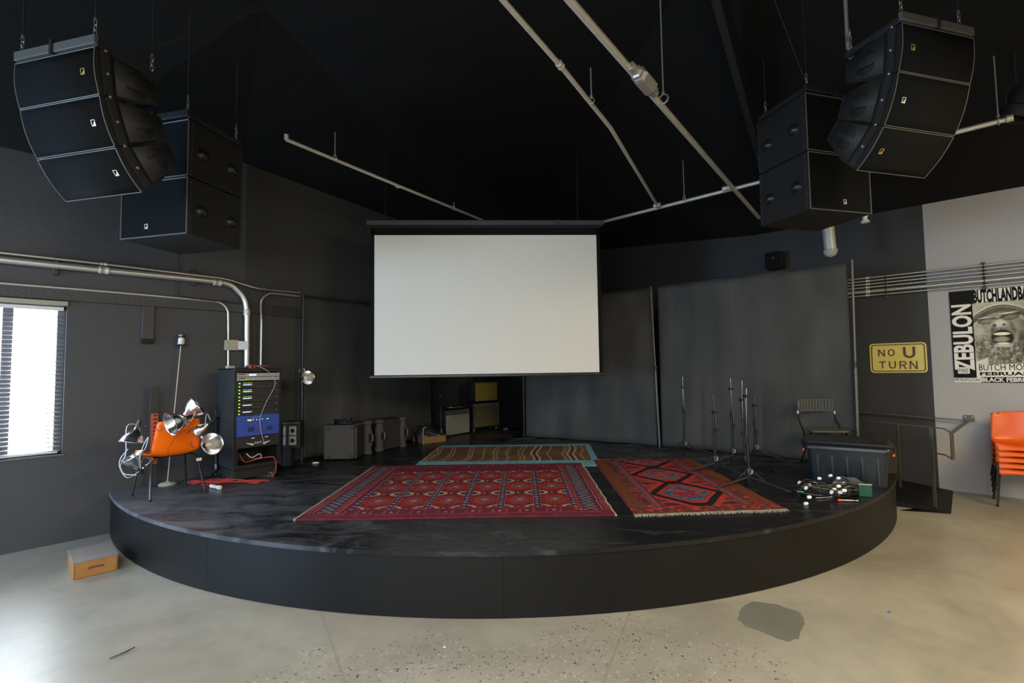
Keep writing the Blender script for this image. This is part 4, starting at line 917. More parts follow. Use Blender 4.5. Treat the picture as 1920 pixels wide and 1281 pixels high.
# ================================================================== RUGS
def rug(name, corners, h, nx, nz, fn, label, curl=.004, seed=1):
    """corners near-left, near-right, far-right, far-left on the deck"""
    c = [Vector(p) for p in corners]; t = thing(name, V(c[0].x, c[0].y, STG), label, 'rug')
    xs = np.linspace(0, 1, nx+1); zs = np.linspace(0, 1, nz+1); A, B = np.meshgrid(xs, zs)
    wob = lambda q, s: (vnoise(q, q*0+s*.013, 17, seed+s)-.5)
    c4 = [np.array([p.x-c[0].x, p.y-c[0].y]) for p in c]
    XY = ((1-A)*(1-B))[..., None]*c4[0]+(A*(1-B))[..., None]*c4[1]+(A*B)[..., None]*c4[2]+((1-A)*B)[..., None]*c4[3]
    XY[..., 0] += wob(B, 1)*.010*(2*A-1)+wob(B, 4)*.008; XY[..., 1] += wob(A, 2)*.02*(1-2*B)
    hh = h+curl*(vnoise(A, B, 9, seed+5))+.0015*vnoise(A, B, 60, seed+6)
    ed = np.minimum(np.minimum(A, 1-A)*nx, np.minimum(B, 1-B)*nz); hh = np.where(ed < .5, .001, hh)
    W_ = np.linalg.norm(c4[1]); D_ = np.linalg.norm(c4[3]); col = fn(A*W_, B*D_, W_, D_)
    co = np.concatenate([XY, hh[..., None]], -1); n = (nx+1)*(nz+1)
    me = bpy.data.meshes.new(name+'_pile'); idx = np.arange(n).reshape(nz+1, nx+1); q = np.stack([idx[:-1, :-1], idx[:-1, 1:], idx[1:, 1:], idx[1:, :-1]], -1).reshape(-1); nf = nx*nz
    me.vertices.add(n); me.vertices.foreach_set('co', co.reshape(-1)); me.loops.add(nf*4); me.loops.foreach_set('vertex_index', q); me.polygons.add(nf); me.polygons.foreach_set('loop_start', np.arange(0, nf*4, 4)); me.update(calc_edges=True); me.validate()
    at = me.color_attributes.new('Col', 'FLOAT_COLOR', 'POINT'); at.data.foreach_set('color', np.concatenate([np.clip(col, 0, 1), np.ones(A.shape+(1,))], -1).reshape(-1))
    me.materials.append(M_PILE); me.polygons.foreach_set('use_smooth', [True]*nf)
    o = bpy.data.objects.new('woven_field', me); COL.objects.link(o); o.parent = t
    return t, XY, hh
def mixc(c, m, v): return c*(1-m[..., None])+np.array(v)*m[..., None]
RED = (.30, .022, .014); WINE = (.15, .018, .030); NAVY = (.028, .022, .045); CRM = (.42, .30, .20); GRYB = (.10, .12, .15); PINK = (.34, .10, .09)
def turk(X, Y, W, D):
    c = np.zeros(X.shape+(3,))+np.array(WINE); fz = vnoise(X, Y, 23, 11)
    L = .37; R = W-.30; N_ = .27; Fz = D-.45; cw = (R-L)/6; rh = (Fz-N_)/3
    inside = (X > L-.02) & (X < R+.02) & (Y > N_) & (Y < Fz)
    u = (X-L)/cw; v = (Y-N_)/rh; fu = u-np.floor(u); fv = v-np.floor(v); du = fu-.5; dv = fv-.5
    f = np.zeros_like(c)+np.array(RED); dk = (vnoise(X, Y, 5, 3) > .5)
    # octagonal gul
    o = np.maximum(np.maximum(np.abs(du)*1.02, np.abs(dv)*1.25), (np.abs(du)+np.abs(dv))*.80)
    f = mixc(f, ((o > .40)).astype(float), (.17, .018, .02))
    f = mixc(f, ((np.abs(o-.225) < .030) & (np.sin(np.arctan2(dv, du)*14) > -.35)).astype(float), GRYB)
    f = mixc(f, ((o < .20)).astype(float)*.75, (.20, .02, .03)); f = mixc(f, ((o < .15) & ((np.floor(du*34)+np.floor(dv*26)) % 2 == 0)).astype(float), (.16, .17, .2))
    f = mixc(f, (o < .05).astype(float), (.5, .22, .18))
    # rows between guls: dark line and cream arches around the crossings
    dc = np.minimum(fu, 1-fu); dr = np.minimum(fv, 1-fv)
    f = mixc(f, ((dr < .055) & (dc < .46)).astype(float)*.85, NAVY); f = mixc(f, ((dr < .03) & (np.sin(u*2*PI*5) > .55)).astype(float), CRM)
    ell = np.sqrt((dc/.36)**2+(dr/.17)**2); f = mixc(f, ((ell < 1.0) & (ell > .70)).astype(float)*.9, CRM); f = mixc(f, (ell <= .70).astype(float)*.8, NAVY)
    f = mixc(f, ((ell < .5) & (np.sin(X*180) > .3)).astype(float)*.6, GRYB)
    # column bands
    f = mixc(f, (dc < .105).astype(float), PINK); f = mixc(f, (dc < .085).astype(float), NAVY)
    f = mixc(f, ((dc < .045) & (np.sin(Y*2*PI/.085) > .25)).astype(float), (.33, .25, .26)); f = mixc(f, ((dc < .06) & (np.abs(np.sin(Y*2*PI/.085-.6)) < .25)).astype(float)*.7, (.25, .02, .03))
    c = np.where(inside[..., None], f, c)
    # end borders: stripes and a broad dark band of pale zig-zags
    for d in (X, W-X):
        lat = (Y > .16) & (Y < D-.14)
        for s_, w_, cc in ((.028, .004, PINK), (.050, .004, PINK), (.085, .005, (.38, .17, .14)), (.10, .004, NAVY), (.255, .005, PINK), (.275, .018, (.26, .03, .03)), (.30, .005, (.38, .17, .14))):
            c = mixc(c, ((np.abs(d-s_) < w_) & lat & ~inside).astype(float), cc)
        band = (d > .115) & (d < .24) & lat & ~inside; c = mixc(c, band.astype(float), NAVY)
        z = np.abs(((Y/.085) % 1)-.5)*2; zz = np.abs((d-.178)/.05)
        c = mixc(c, (band & (np.abs(z-zz*.8-.1) < .14)).astype(float)*.95, (.30, .29, .27)); c = mixc(c, (band & (np.abs(z-zz*.8-.5) < .07)).astype(float)*.9, (.25, .03, .05))
    for d, w0 in ((Y, .27), (D-Y, .45)):
        lon = (X > .24) & (X < W-.24) & ~inside
        c = mixc(c, ((np.abs(d-.045) < .003) & (X > .05) & (X < W-.05)).astype(float)*.6, PINK); c = mixc(c, ((np.abs(d-.10) < .004) & (X > .1) & (X < W-.1)).astype(float)*.8, PINK); c = mixc(c, (lon & (np.abs(d-w0+.015) < .004)).astype(float)*.8, PINK)
        g = ((X/.115) % 1)-.5; gd = (d-.165)
        c = mixc(c, (lon & (np.abs(gd) < .055) & (np.abs(np.abs(g)-.46) < .03)).astype(float)*.6, PINK)
        c = mixc(c, (lon & ((np.abs(g)*.115)**2/.016**2+gd**2/.02**2 < 1) & (np.floor(X/.115) % 2 == 0)).astype(float)*.8, (.42, .22, .2))
        c = mixc(c, (lon & (np.abs(gd) < .04) & (np.abs(g) < .3) & (np.floor(X/.115) % 2 == 1) & (np.abs(gd) > .03)).astype(float)*.5, NAVY)
        c = mixc(c, ((d < .035) & (np.sin(X*2*PI/.03) > .2)).astype(float)*.45, NAVY)
    c = c*(.82+.36*fz[..., None]); e = (np.minimum(X, W-X) < .012); c = mixc(c, e.astype(float), CRM); return c
r1c = [atz(552, 977, STG), atz(1155, 968, STG), atz(1090, 869.5, STG), atz(703, 875, STG)]
t1_, XY1, _h = rug('turkmen_rug', r1c, .009, 640, 460, turk, 'largest rug on the stage, deep red with rows of octagonal medallions', seed=3)
# selvedge cords and loose threads on the two ends
for k, side in ((0, 'l'), (-1, 'r')):
    pth = [(XY1[j, k, 0], XY1[j, k, 1], .007) for j in range(0, 461, 10)]
    MB().tube(pth, .007, 6).build('selvedge', M_CREAM, t1_)
def kilim2(X, Y, W, D):
    c = np.zeros(X.shape+(3,))+np.array((.24, .022, .02)); n1 = vnoise(X, Y, 9, 21); n2 = vnoise(X, Y, 30, 22)
    s = X/W; q = Y/D
    bl = .18; br = .82
    out = (s < bl) | (s > br)
    c = np.where((out & (n1 > .52))[..., None], np.array((.13, .02, .03)), c); c = np.where((out & (n2 > .66))[..., None], np.array((.06, .05, .055)), c); c = np.where((out & (n2 < .24))[..., None], np.array((.40, .05, .04)), c)
    for d in (s, 1-s):
        c = mixc(c, (d < .105).astype(float), (.155, .05, .018)); c = mixc(c, ((d < .105) & (d > .012) & (np.abs(((Y/.06) % 1)-.5) < .06)).astype(float)*.5, (.08, .02, .02)); c = mixc(c, (d < .012).astype(float), (.16, .02, .05))
        for a_, w_, cc in ((.165, .008, (.09, .08, .08)), (.185, .006, (.30, .05, .05)), (.20, .008, (.12, .10, .10)), (.215, .006, (.08, .03, .05))):
            c = mixc(c, (np.abs(d-a_-.01) < w_).astype(float), cc)
    inn = (s > .235) & (s < .765) & (q > .07) & (q < .95)
    fld = np.zeros_like(c)+np.array((.20, .02, .03)); cx = .5
    x = np.abs(s-cx)/.265
    BR = (.43, .04, .035); BK = (.014, .012, .012)
    fld = np.where((vnoise(X, Y, 14, 31) > .6)[..., None], np.array((.27, .04, .04)), fld)
    md = 1e9
    cent = ((.26, .17), (.60, .15), (.93, .14))
    for cy, hy in cent:
        h = np.abs(q-cy)/hy+np.maximum(0, x-.18)*1.05/.82*1.0
        md = np.minimum(md, h)
    m = md
    fld = mixc(fld, (m < 1.42).astype(float), BR); fld = mixc(fld, (m < 1.16).astype(float), BK); fld = mixc(fld, (m < .86).astype(float), BR)
    fld = mixc(fld, (m < .70).astype(float), (.17, .03, .05)); fld = mixc(fld, (m < .64).astype(float), (.13, .13, .14))
    nb = vnoise(X, Y, 20, 40); fld = np.where(((m < .6) & (nb > .58))[..., None], np.array((.05, .075, .16)), fld); fld = np.where(((m < .36))[..., None], np.array((.22, .03, .05)), fld)
    fld = np.where(((m < .3) & (nb > .6))[..., None], np.array((.5, .07, .07)), fld)
    # black hooked shapes in the side gaps
    for cy in (.10, .43, .765):
        hk = (np.abs(q-cy)*D+(1.02-x)*-.0 < .055) & (x > .55) & (x < .92) & (np.abs(q-cy)*D < (x-.45)*.14); fld = mixc(fld, (hk & (np.sin(q*D*2*PI/.045) > -.4)).astype(float), BK)
        fld = mixc(fld, ((np.abs(q-cy)*D > .06) & (np.abs(q-cy)*D < .085) & (x > .60)).astype(float)*.8, (.33, .10, .09))
    c = np.where(inn[..., None], fld, c)
    for d in (q, 1-q):
        e = (d < .07); c = np.where(e[..., None], np.array((.17, .025, .02)), c); c = np.where((e & (n2 > .6) & (d > .015))[..., None], np.array((.45, .05, .05)), c); c = np.where((e & (n2 < .3) & (d > .015))[..., None], np.array((.05, .05, .06)), c); c = np.where((d < .015)[..., None], np.array((.12, .03, .012)), c)
    return c*(.8+.4*vnoise(X, Y, 60, 50)[..., None])
r2c = [atz(1189, 967, STG), atz(1475, 957, STG), atz(1294, 861.5, STG), atz(1112, 863.5, STG)]
t2_, XY2, _h = rug('medallion_rug', r2c, .009, 330, 520, kilim2, 'red rug with two black-outlined medallions, under the microphone stands', seed=9)
fr = MB()
for j in range(0, 330, 2):
    x, y = XY2[0, j]; dx, dy = random.uniform(-.01, .01), -random.uniform(.025, .05)
    fr.tube([(x, y+.012, .009), (x+dx*.4, y+dy*.5, .008), (x+dx, y+dy, .003)], .0035, 4)
o = fr.build('fringe', M_CREAM, t2_); o['kind'] = 'stuff'
fr = MB()
for j in range(0, 110, 2):
    x, y = XY2[-1, j]; fr.tube([(x, y-.01, .009), (x+random.uniform(-.01, .01), y+random.uniform(.02, .045), .003)], .003, 4)
o = fr.build('fringe', M_CREAM, t2_); o['kind'] = 'stuff'
def stripe(X, Y, W, D):
    wv = X+.03*np.sin(Y*5+X*2)+.02*vnoise(Y, X*0+.3, 11, 5)
    c = np.zeros(X.shape+(3,))+np.array((.20, .115, .045)); c = np.where((vnoise(X, Y, 3, 8) > .55)[..., None], np.array((.165, .085, .038)), c)
    BL = (.19, .41, .49)
    for s_, k in ((.10, 3), (.30, 1), (.35, 1), (.50, 0), (.62, 3), (.82, 1), (1.00, 3), (1.18, 2), (1.36, 1), (1.42, 1), (1.60, 4), (1.80, 1), (2.02, 2), (2.13, 4), (2.28, 1)):
        x = wv-s_*W/2.45
        if k == 1: c = mixc(c, (np.abs(x) < .010).astype(float), (.40, .30, .18))
        if k == 2: c = mixc(c, (np.abs(x) < .022).astype(float)*.7, (.36, .28, .18))
        if k in (3, 4):
            w_ = .035 if k == 3 else .055
            c = mixc(c, (np.abs(x) < w_).astype(float), (.48, .40, .28) if k == 4 else (.42, .30, .19)); c = mixc(c, (np.abs(x) < w_*.42).astype(float), (.17, .03, .02) if k == 4 else (.14, .05, .03))
            if k == 3: c = mixc(c, (np.abs(x) < w_*.12).astype(float), (.36, .22, .14))
    e = np.minimum(Y, D-Y); c = mixc(c, ((Y < .36) | (D-Y < .21)).astype(float), BL)
    c = mixc(c, ((W-X) < .085).astype(float), BL); c = mixc(c, ((X < .035) & (Y > .36) & (D-Y > .21)).astype(float), (.40, .30, .2))
    return c*(.86+.28*vnoise(X, Y, 40, 9)[..., None])
r3c = [atz(779, 873.5, STG), V(1.08, 6.20, STG), atz(1105, 832.5, STG), atz(826, 836, STG)]
r3c[0] = V(-1.27, 6.28, STG)
t3_, XY3, _h = rug('striped_rug', r3c, .004, 420, 300, stripe, 'brown striped rug with light blue edges, farthest back on the stage', curl=.0025, seed=15)
# ================================================================== EQUIPMENT RACK
uK = unit(.62, .785); uKn = V(uK.y, -uK.x, 0)
RKo = V(-3.075, 5.50, STG); RW, RD, RH = .535, .42, 1.262
rk = thing('equipment_rack', RKo, 'tall black equipment rack with an open lower bay, against the left wall', 'rack', rz(uK))
g = .035
MB().b2(0, .018, 0, RD, .14, RH).build('side_panel', M_TOLEX, rk, bev=.004); MB().b2(RW-.018, RW, 0, RD, .14, RH).build('side_panel', M_TOLEX, rk, bev=.004)
MB().b2(0, RW, 0, RD, RH-.02, RH).build('top_panel', M_BLKMET, rk, bev=.004); MB().b2(.018, RW-.018, RD-.01, RD, .14, RH-.02).build('back_panel', M_TOLEX, rk)
MB().b2(0, RW, -.0, RD, .14, .165).build('bottom_panel', M_TOLEX, rk, bev=.003)
for x0 in (.018, RW-.018-g): MB().b2(x0, x0+g, -.006, .02, .165, RH-.02).build('rack_rail', M_BLKMET, rk, bev=.002)
MB().b2(.0, RW, -.012, .012, .14, .185).build('front_sill', M_BEAM, rk, bev=.004); MB().b2(0, RW, -.01, .01, RH-.045, RH).build('front_header', M_BLKMET, rk, bev=.003)
MB().b2(.03, RW-.03, .03, RD-.03, .03, .14).build('plinth', M_TOLEX, rk)
for x in (.06, RW-.06):
    for y in (.06, RD-.06): MB().lathe([(0, -.012), (.03, -.012), (.03, .012), (0, .012)], 14, (x, y, .03), (1, 0, 0)).build('caster', M_RUBBER, rk)
MX0, MX1 = .03, RW-.03
def unit_(zt, h, m, label, dz=0, name='rack_unit', dep=.30):
    o = thing(name, RKo+V(0, 0, zt-h)+uK*0, label, 'audio unit', rz(uK))
    MB().b2(.056, RW-.056, .0, dep, .004, h-.004).build('chassis', M_UNIT, o)
    MB().b2(MX0, MX1, -.012, -.0065, .0015, h-.0015).build('faceplate', m, o, bev=.0015)
    return o
z = RH-.055
for i in range(2):
    u_ = unit_(z, .043, M_SILVER, ['silver top unit of the rack with a small lit display', 'silver second unit of the rack, below the one with the display'][i], name='processor')
    if i == 0: MB().b2(.155, .235, -.0135, -.012, .012, .03).build('display', M_LEDW, u_)
    MB().b2(.04, .115, -.013, -.012, .024, .032).build('dark_print', M_DARK, u_)
    MB().b2(.20, .206, -.014, -.012, .015, .022).build('indicator', M_LEDO, u_)
    for x in (MX0+.008, MX1-.008): MB().lathe([(0, 0), (.004, 0), (.004, .002), (0, .002)], 8, (x, -.012, .022), (0, -1, 0)).build('screw', M_DARK, u_)
    z -= .0445
z -= .006; ordn = ['topmost', 'second', 'middle', 'fourth', 'lowest']
for i in range(5):
    h = .0755; u_ = unit_(z, h, M_UNIT, f'{ordn[i]} of the five black amplifiers with green lights in the rack', name='power_amplifier')
    for zz in (.055, .018): MB().b2(.047, .060, -.0145, -.012, zz-.005, zz+.005).build('green_light', M_LEDG, u_)
    if i < 3:
        for k in range(4): MB().b2(.100+k*.024, .108+k*.024, -.0145, -.012, .055, .061).build('green_light', M_LEDG, u_)
    MB().b2(.092, .180, -.0145, -.012, .034, .043).build('display', M_LEDW, u_)
    MB().b2(.186, .194, -.014, -.012, .03, .05).build('knob', M_SILVER, u_)
    MB().lathe([(0, 0), (.008, 0), (.007, .006), (0, .006)], 10, (MX1-.04, -.012, .045), (0, -1, 0)).build('power_knob', M_SILVP, u_)
    MB().b2(.21, .42, -.013, -.012, .006, .008).build('vent_line', M_SILVP, u_)
    z -= h+.0005
h = .235; u_ = unit_(z, h, M_BLUE, 'large blue-faced unit low in the rack', name='power_distributor')
MB().b2(.145, .19, -.0145, -.012, .172, .188).build('display', M_LEDO, u_)
for k, (x, dz) in enumerate(((.205, .004), (.24, .0), (.275, -.004), (.305, .002), (.36, .0), (.37, 0))): MB().b2(x, x+.008, -.0145, -.012, .176+dz, .184+dz).build('green_light', M_LEDG, u_)
for x0, x1 in ((.15, .22), (.36, .43)): MB().b2(x0, x1, -.0135, -.012, .05, .10).build('vent', M_BLUED, u_)
MB().b2(.23, .34, -.0132, -.012, .03, .085).build('vent', mat('violet_blue_patch', (.06, .06, .28), .5), u_)
MB().b2(.20, .30, -.0132, -.012, .205, .210).build('printed_line', M_SILVER, u_)
z -= h+.002
h = .125; u_ = unit_(z, h, M_UNIT, 'black panel with a pale winged emblem below the blue unit in the rack', name='drawer_panel')
text_obj('RAT', 'emblem_letters', .075, .024, (RW*.50, -.0135, .048), M_WHITE, u_, thick=.001)
for sg in (-1, 1):
    w_ = MB()
    for k in range(4):
        w_.add([(RW*.5+sg*(.045+.0), -.0135, .040-.002*k), (RW*.5+sg*(.135-k*.018), -.0135, .052-.008*k+.004), (RW*.5+sg*(.12-k*.018), -.0135, .042-.008*k+.002)], [(0, 1, 2)])
    w_.build('emblem_wing', M_WHITE, u_, solid=.0008, smooth=False)
for x in (.19, .34): MB().b2(x, x+.035, -.0145, -.012, .098, .108).build('label', M_WHITE, u_)
# loose cables in the open bay and on the rack top
def cable(name, pts, r, m, label, n=6, seg=6, grp=None):
    P = [Vector(p) for p in pts]; t = thing(name, P[0], label, 'cable', 0, grp)
    MB().tube(smooth_path([p-P[0] for p in P], n), r, seg).build('cord', m, t); return t
def RK(x, y, zz): return RKo+uK*x+V(-uK.y, uK.x, 0)*y+V(0, 0, zz)
cable('red_cable', [RK(.10, .08, .30), RK(.15, .05, .21), RK(.25, .04, .22), RK(.38, .0, .235), RK(.44, -.04, .22), RK(.45, -.06, .10), RK(.40, -.08, .01)], .006, M_RED, 'red cable looping out of the open bay of the rack')
cable('grey_cable', [RK(.17, .06, .30), RK(.22, .04, .25), RK(.30, .03, .28), RK(.33, .05, .235), RK(.24, .05, .22)], .006, M_CORDW, 'pale coiled cable lying in the open bay of the rack')
cable('thin_cable', [RK(.16, .02, RH+.03), RK(.28, -.02, RH+.01), RK(.40, -.03, RH-.08), RK(.44, -.03, RH-.20), RK(.33, -.03, RH-.42), RK(.27, -.035, RH-.62), RK(.33, -.03, RH-.88)], .0028, M_CORDW, 'thin dark cable hanging in a curve down the front of the rack')
cc = RK(.40, .16, RH+.012); t = thing('cable_coil', cc, 'flat coil of dark red cable on the rack top', 'cable')
cp = [(.10*math.cos(a)*(1-.02*(a/6.28)), .06*math.sin(a), .004+a*.0006) for a in np.linspace(0, 24, 70)]; MB().tube(cp, .005, 5).build('cord', mat('maroon_cable', (.11, .03, .04), .5), t)
t = thing('red_plug', RK(.19, -.0, RH+.0), 'small red connector block on the front of the rack top', 'plug', rz(uK))
MB().b2(-.03, .03, -.02, .02, .0, .035).build('shell', mat('bright_red_plastic', (.7, .05, .03), .4), t, bev=.004); MB().b2(-.014, .014, -.022, -.02, .008, .027).build('socket', M_DARK, t); MB().cyl((-.03, 0, .018), (-.07, 0, .02), .012).build('sleeve', M_SILVP, t)
t = thing('tape_block', RK(-.02+.06, .20, RH+.0), 'small tan block on the rack top beside the conduit', 'box', rz(uK)); MB().b2(-.04, .04, -.03, .03, 0, .03).build('block', M_CREAM, t, bev=.004)
# stage box with sockets right of the rack
sb = atY(531, 835, 6.42); 
t = thing('wall_socket_panel', V(sb.x, sb.y, sb.z-.02), 'black stage box with four pale sockets between the rack and the left curtain', 'socket box', rz(unit(1, .05)))
pw = (559-530)/FOC*6.42; ph = .30
MB().b2(-.01, pw+.01, 0, .16, -.02, ph+.02).build('box', M_TOLEX, t, bev=.004)
for i, (x0, x1) in enumerate(((.0, .035), (.075, .165))):
    for j in range(2):
        zz = .02+j*.125
        MB().b2(x0, x1, -.012, 0, zz, zz+.115).build('socket_plate', M_SILVP if 0 else mat('pale_grey_plate', (.36, .36, .34), .5), t, bev=.003)
        if i: MB().lathe([(0, 0), (.026, 0), (.026, .004), (0, .004)], 16, ((x0+x1)/2, -.012, zz+.057), (0, -1, 0)).build('socket_hole', M_DARK, t)
MB().b2(.0, pw, -.02, -.008, ph-.005, ph+.005).build('label_bar', M_SILVP, t)
MB().b2(0, .10, 0, .10, -(sb.z-.04-STG), -.02).build('stand', M_TOLEX, t)
# power strip and red cable heap on the stage
ps_ = atz(499, 893, STG)
t = thing('power_strip', V(ps_.x, ps_.y, STG), 'dark multi-socket box on the stage in front of the rack', 'power strip', .1)
MB().b2(-.09, .09, -.05, .05, .0, .055).build('body', M_SILVP if 0 else mat('charcoal_box', (.09, .09, .095), .5), t, bev=.006)
for i in range(4):
    for j in range(2): MB().lathe([(0, 0), (.014, 0), (.014, .002), (0, .002)], 10, (-.063+i*.042, -.05 if j else -.02, .028 if j else .055), (0, -1, 0) if j else (0, 0, 1)).build('socket', M_DARK, t)
hp = atz(425, 905, STG)
t = thing('cable_heap', V(hp.x, hp.y, STG), 'tangled heap of red cables on the stage behind the orange chair', 'cable')
for k in range(9):
    r = random.Random(40+k); pts = []
    L0 = r.uniform(.28, .5); sg = r.uniform(-.06, .06)
    for i in range(8): pts.append((-L0+2*L0*i/7+r.uniform(-.03, .03), sg+r.uniform(-.05, .05)+.04*math.sin(i*1.3+k), .008+r.uniform(0, .035)*math.sin(PI*i/7)))
    MB().tube(smooth_path(pts, 5), .0055, 6).build('loop', M_RED, t)
for i, (px, py, m, l) in enumerate(((404, 917, M_WHITE, 'white tubular torch lying on the stage by the red cables'),)):
    c_ = atz(px, py, STG); t = thing('torch', c_+V(0, 0, .022), l, 'torch', -.55)
    MB().lathe([(0, -.09), (.017, -.09), (.018, -.02), (.018, .05), (.022, .06), (.022, .085), (0, .085)], 14, (0, 0, 0), (1, 0, 0)).build('body', m, t)
    MB().lathe([(0, 0), (.014, 0), (.014, .012), (0, .012)], 12, (.085, 0, 0), (1, 0, 0)).build('lens', M_BADGE, t); MB().b2(-.09, -.07, -.012, .012, -.022, -.012).build('orange_clip', mat('orange_clip', (.8, .12, .03), .5), t)
for px, py, l in ((432, 897, 'white plug standing up in the red cable heap'),):
    c_ = atz(px, py, STG); t = thing('plug', c_, l, 'plug'); MB().b2(-.012, .012, -.01, .01, 0, .07).build('shell', M_WHITE, t, bev=.003); MB().cyl((0, 0, .0), (.16, -.01, .012), .009).build('lead', M_WHITE, t)
c_ = atz(430, 889, STG); t = thing('green_cable_bag', V(c_.x, c_.y, STG), 'dark green bundle lying behind the red cable heap', 'bundle', .3)
MB().lathe([(0, -.17), (.03, -.16), (.04, -.05), (.045, .05), (.03, .15), (0, .17)], 12, (0, 0, .04), (1, 0, .1)).build('bundle', mat('dark_green_cloth', (.02, .06, .04), .7), t)
for px, py in ((592, 869),):
    c_ = atz(px, py, STG); t = thing('white_connector', c_, 'small white connectors on the stage at the foot of the left curtain', 'plug', .2); MB().b2(-.04, .02, -.01, .01, 0, .018).build('shell', M_WHITE, t, bev=.003); MB().b2(.02, .04, -.008, .02, 0, .014).build('cap', M_WHITE, t, bev=.002)
# ================================================================== GREY CASES BEHIND, LEFT
uC = unit(.57, .82); uCn = V(uC.y, -uC.x, 0)
a = atz(614, 864, STG); W_ = .41; H_ = .46
t = thing('grey_case', V(a.x, a.y, STG), 'largest grey carpeted case, nearest the pole, with a cable bundle on top', 'case', .02)
H_ = atY(614, 798, a.y).z-STG; W_ = (662-614)/FOC*a.y
MB().b2(-.06, W_, 0, .40, .012, H_).build('body', M_CASE, t, bev=.02)
MB().b2(W_-.01, W_+.04, .03, .38, .012, H_-.03).build('side_section', M_CASED, t, bev=.015)
for x in (.0, W_-.04):
    for zz in (.03, H_-.06): MB().b2(x, x+.04, -.008, .0, zz, zz+.035).build('corner_plate', M_CASED, t, bev=.004)
MB().lathe([(0, 0), (.008, 0), (0, .003)], 8, (W_-.05, -.001, .08), (0, -1, 0)).build('latch', M_DARK, t)
t = thing('cable_bundle', V(a.x+.02, a.y+.06, STG+H_+.003), 'dark cable bundle with blue glints on the largest grey case', 'cable')
for k in range(7):
    r = random.Random(90+k); pts = [(.03+.13*(1+math.cos(q)) + r.uniform(-.02, .02), .05+.08*math.sin(q)+r.uniform(-.02, .02), .015+k*.007+r.uniform(0, .01)) for q in np.linspace(0, 5.8, 9)]
    MB().tube(smooth_path(pts, 4), .010, 6).build('loop', M_CORDB, t)
for x, y, zz in ((.01, -.01, .02), (.15, .0, .06), (.24, .0, .075), (.19, -.02, .035)): MB().lathe([(0, 0), (.011, 0), (.011, .03), (0, .03)], 10, (x, y, zz), (1, -.4, .1)).build('blue_glint', mat('blue_glint', (.05, .07, .5), .35), t)  # blue light on the cables, put in as small coloured pieces
def pillar_case(c0, c1, ytop, left, label):
    a, b_ = atz(*c0, STG), atz(*c1, STG); u = unit(b_.x-a.x, b_.y-a.y); W_ = (b_-a).length; H_ = atY(c0[0], ytop, a.y).z-STG; r = .068
    t = thing('speaker_case', V(a.x, a.y, STG), label, 'case', rz(u))
    MB().b2(.01 if not left else r*.8, W_-r*.8, .05, .36, .012, H_-.012).build('body', M_CASED, t, bev=.012)
    prof = [(0, 0), (r*.8, 0), (r*1.05, .015), (r*1.05, .04), (r*.82, .055), (r*.82, .11), (r, .13), (r, H_-.14), (r*.82, H_-.12), (r*.82, H_-.06), (r*1.05, H_-.045), (r*1.05, H_-.015), (r*.8, H_), (0, H_)]
    for x, hnd in ([(r, .35)] if left else [])+[(W_-r, .35)]:
        MB().lathe(prof, 20, (x, .07, 0)).build('rounded_pillar', M_CASE, t)
        MB().b2(x-.025, x+.045, .07-r-.004, .07-r+.03, H_*.36, H_*.62).build('handle_recess', M_DARK, t, bev=.004)
        MB().tube([(x+.03, .07-r, H_*.38), (x+.03, .055-r, H_*.41), (x+.03, .055-r, H_*.57), (x+.03, .07-r, H_*.60)], .011, 8).build('handle', M_SILVP, t)
    return t
pillar_case((668, 857), (702, 851.5), 792, False, 'dark grey case with one rounded pillar, directly right of the largest grey case')
pillar_case((711, 848.5), (766, 837.5), 788, True, 'dark grey case with rounded pillars at both ends, next to the box of books')
# ---- box of books with bookend
a = atz(795, 833, STG)
t = thing('book_box', V(a.x, a.y, STG), 'low open cardboard box of books between the grey cases and the amplifiers', 'box', rz(unit(.55, .40)))
MB().b2(0, .40, 0, .01, 0, .11).build('front_side', M_BOOK1, t); MB().b2(0, .40, .21, .22, 0, .10).build('back_side', M_CRATE, t); MB().b2(0, .40, 0, .22, 0, .006).build('base', M_CRATE, t)
MB().b2(-.005, .006, 0, .22, 0, .12).build('end_side', M_CRATE, t); MB().b2(.394, .405, 0, .22, 0, .12).build('end_side', M_CRATE, t)
base_ = Vector(t.location); ub = unit(.55, .40); nb = V(-ub.y, ub.x, 0)
for i in range(6):
    b2_ = thing('book', base_+ub*(.02+i*.06)+nb*.03+V(0, 0, .008), ['tan book at the left end of the open box', 'dark book second from the left in the open box', 'blue book third from the left in the open box', 'blue book fourth from the left in the open box', 'tan book fifth from the left in the open box', 'dark book at the right end of the open box'][i], 'book', rz(ub))
    m = [M_CRATE, M_TOLEX, M_BOOK2, M_BOOK2, M_BOOK1, M_TOLEX][i]; hh = [.13, .15, .15, .14, .12, .15][i]
    MB().b2(0, .004, 0, .16, 0, hh).b2(.046, .05, 0, .16, 0, hh).b2(0, .05, -.004, 0, 0, hh).build('cover', m, b2_); MB().b2(.004, .046, 0, .155, .004, hh-.004).build('pages', M_CREAM, b2_)
t = thing('bookend', base_+ub*-.012+nb*.0, 'bent pale metal bookend rising at the left end of the book box', 'bookend', rz(ub))
MB().tube(smooth_path([(0, .0, .0), (-.002, 0, .10), (0, .0, .24), (.03, 0, .27), (.05, .0, .275)], 5), .007, 8).build('arm', M_SILVER, t)
t = thing('black_bag', base_+ub*.2+nb*.34, 'black bag slumped behind the box of books', 'bag', rz(ub))
MB().lathe([(0, 0), (.17, 0), (.20, .06), (.19, .16), (.12, .24), (.05, .27), (0, .275)], 16).build('body', mat('black_nylon', (.014, .015, .018), .6, bump=.4), t); MB().tube([(.07*math.cos(q), 0, .24+.08*math.sin(q)) for q in np.linspace(0, PI, 9)], .009, 6).build('strap', M_CORDB, t)
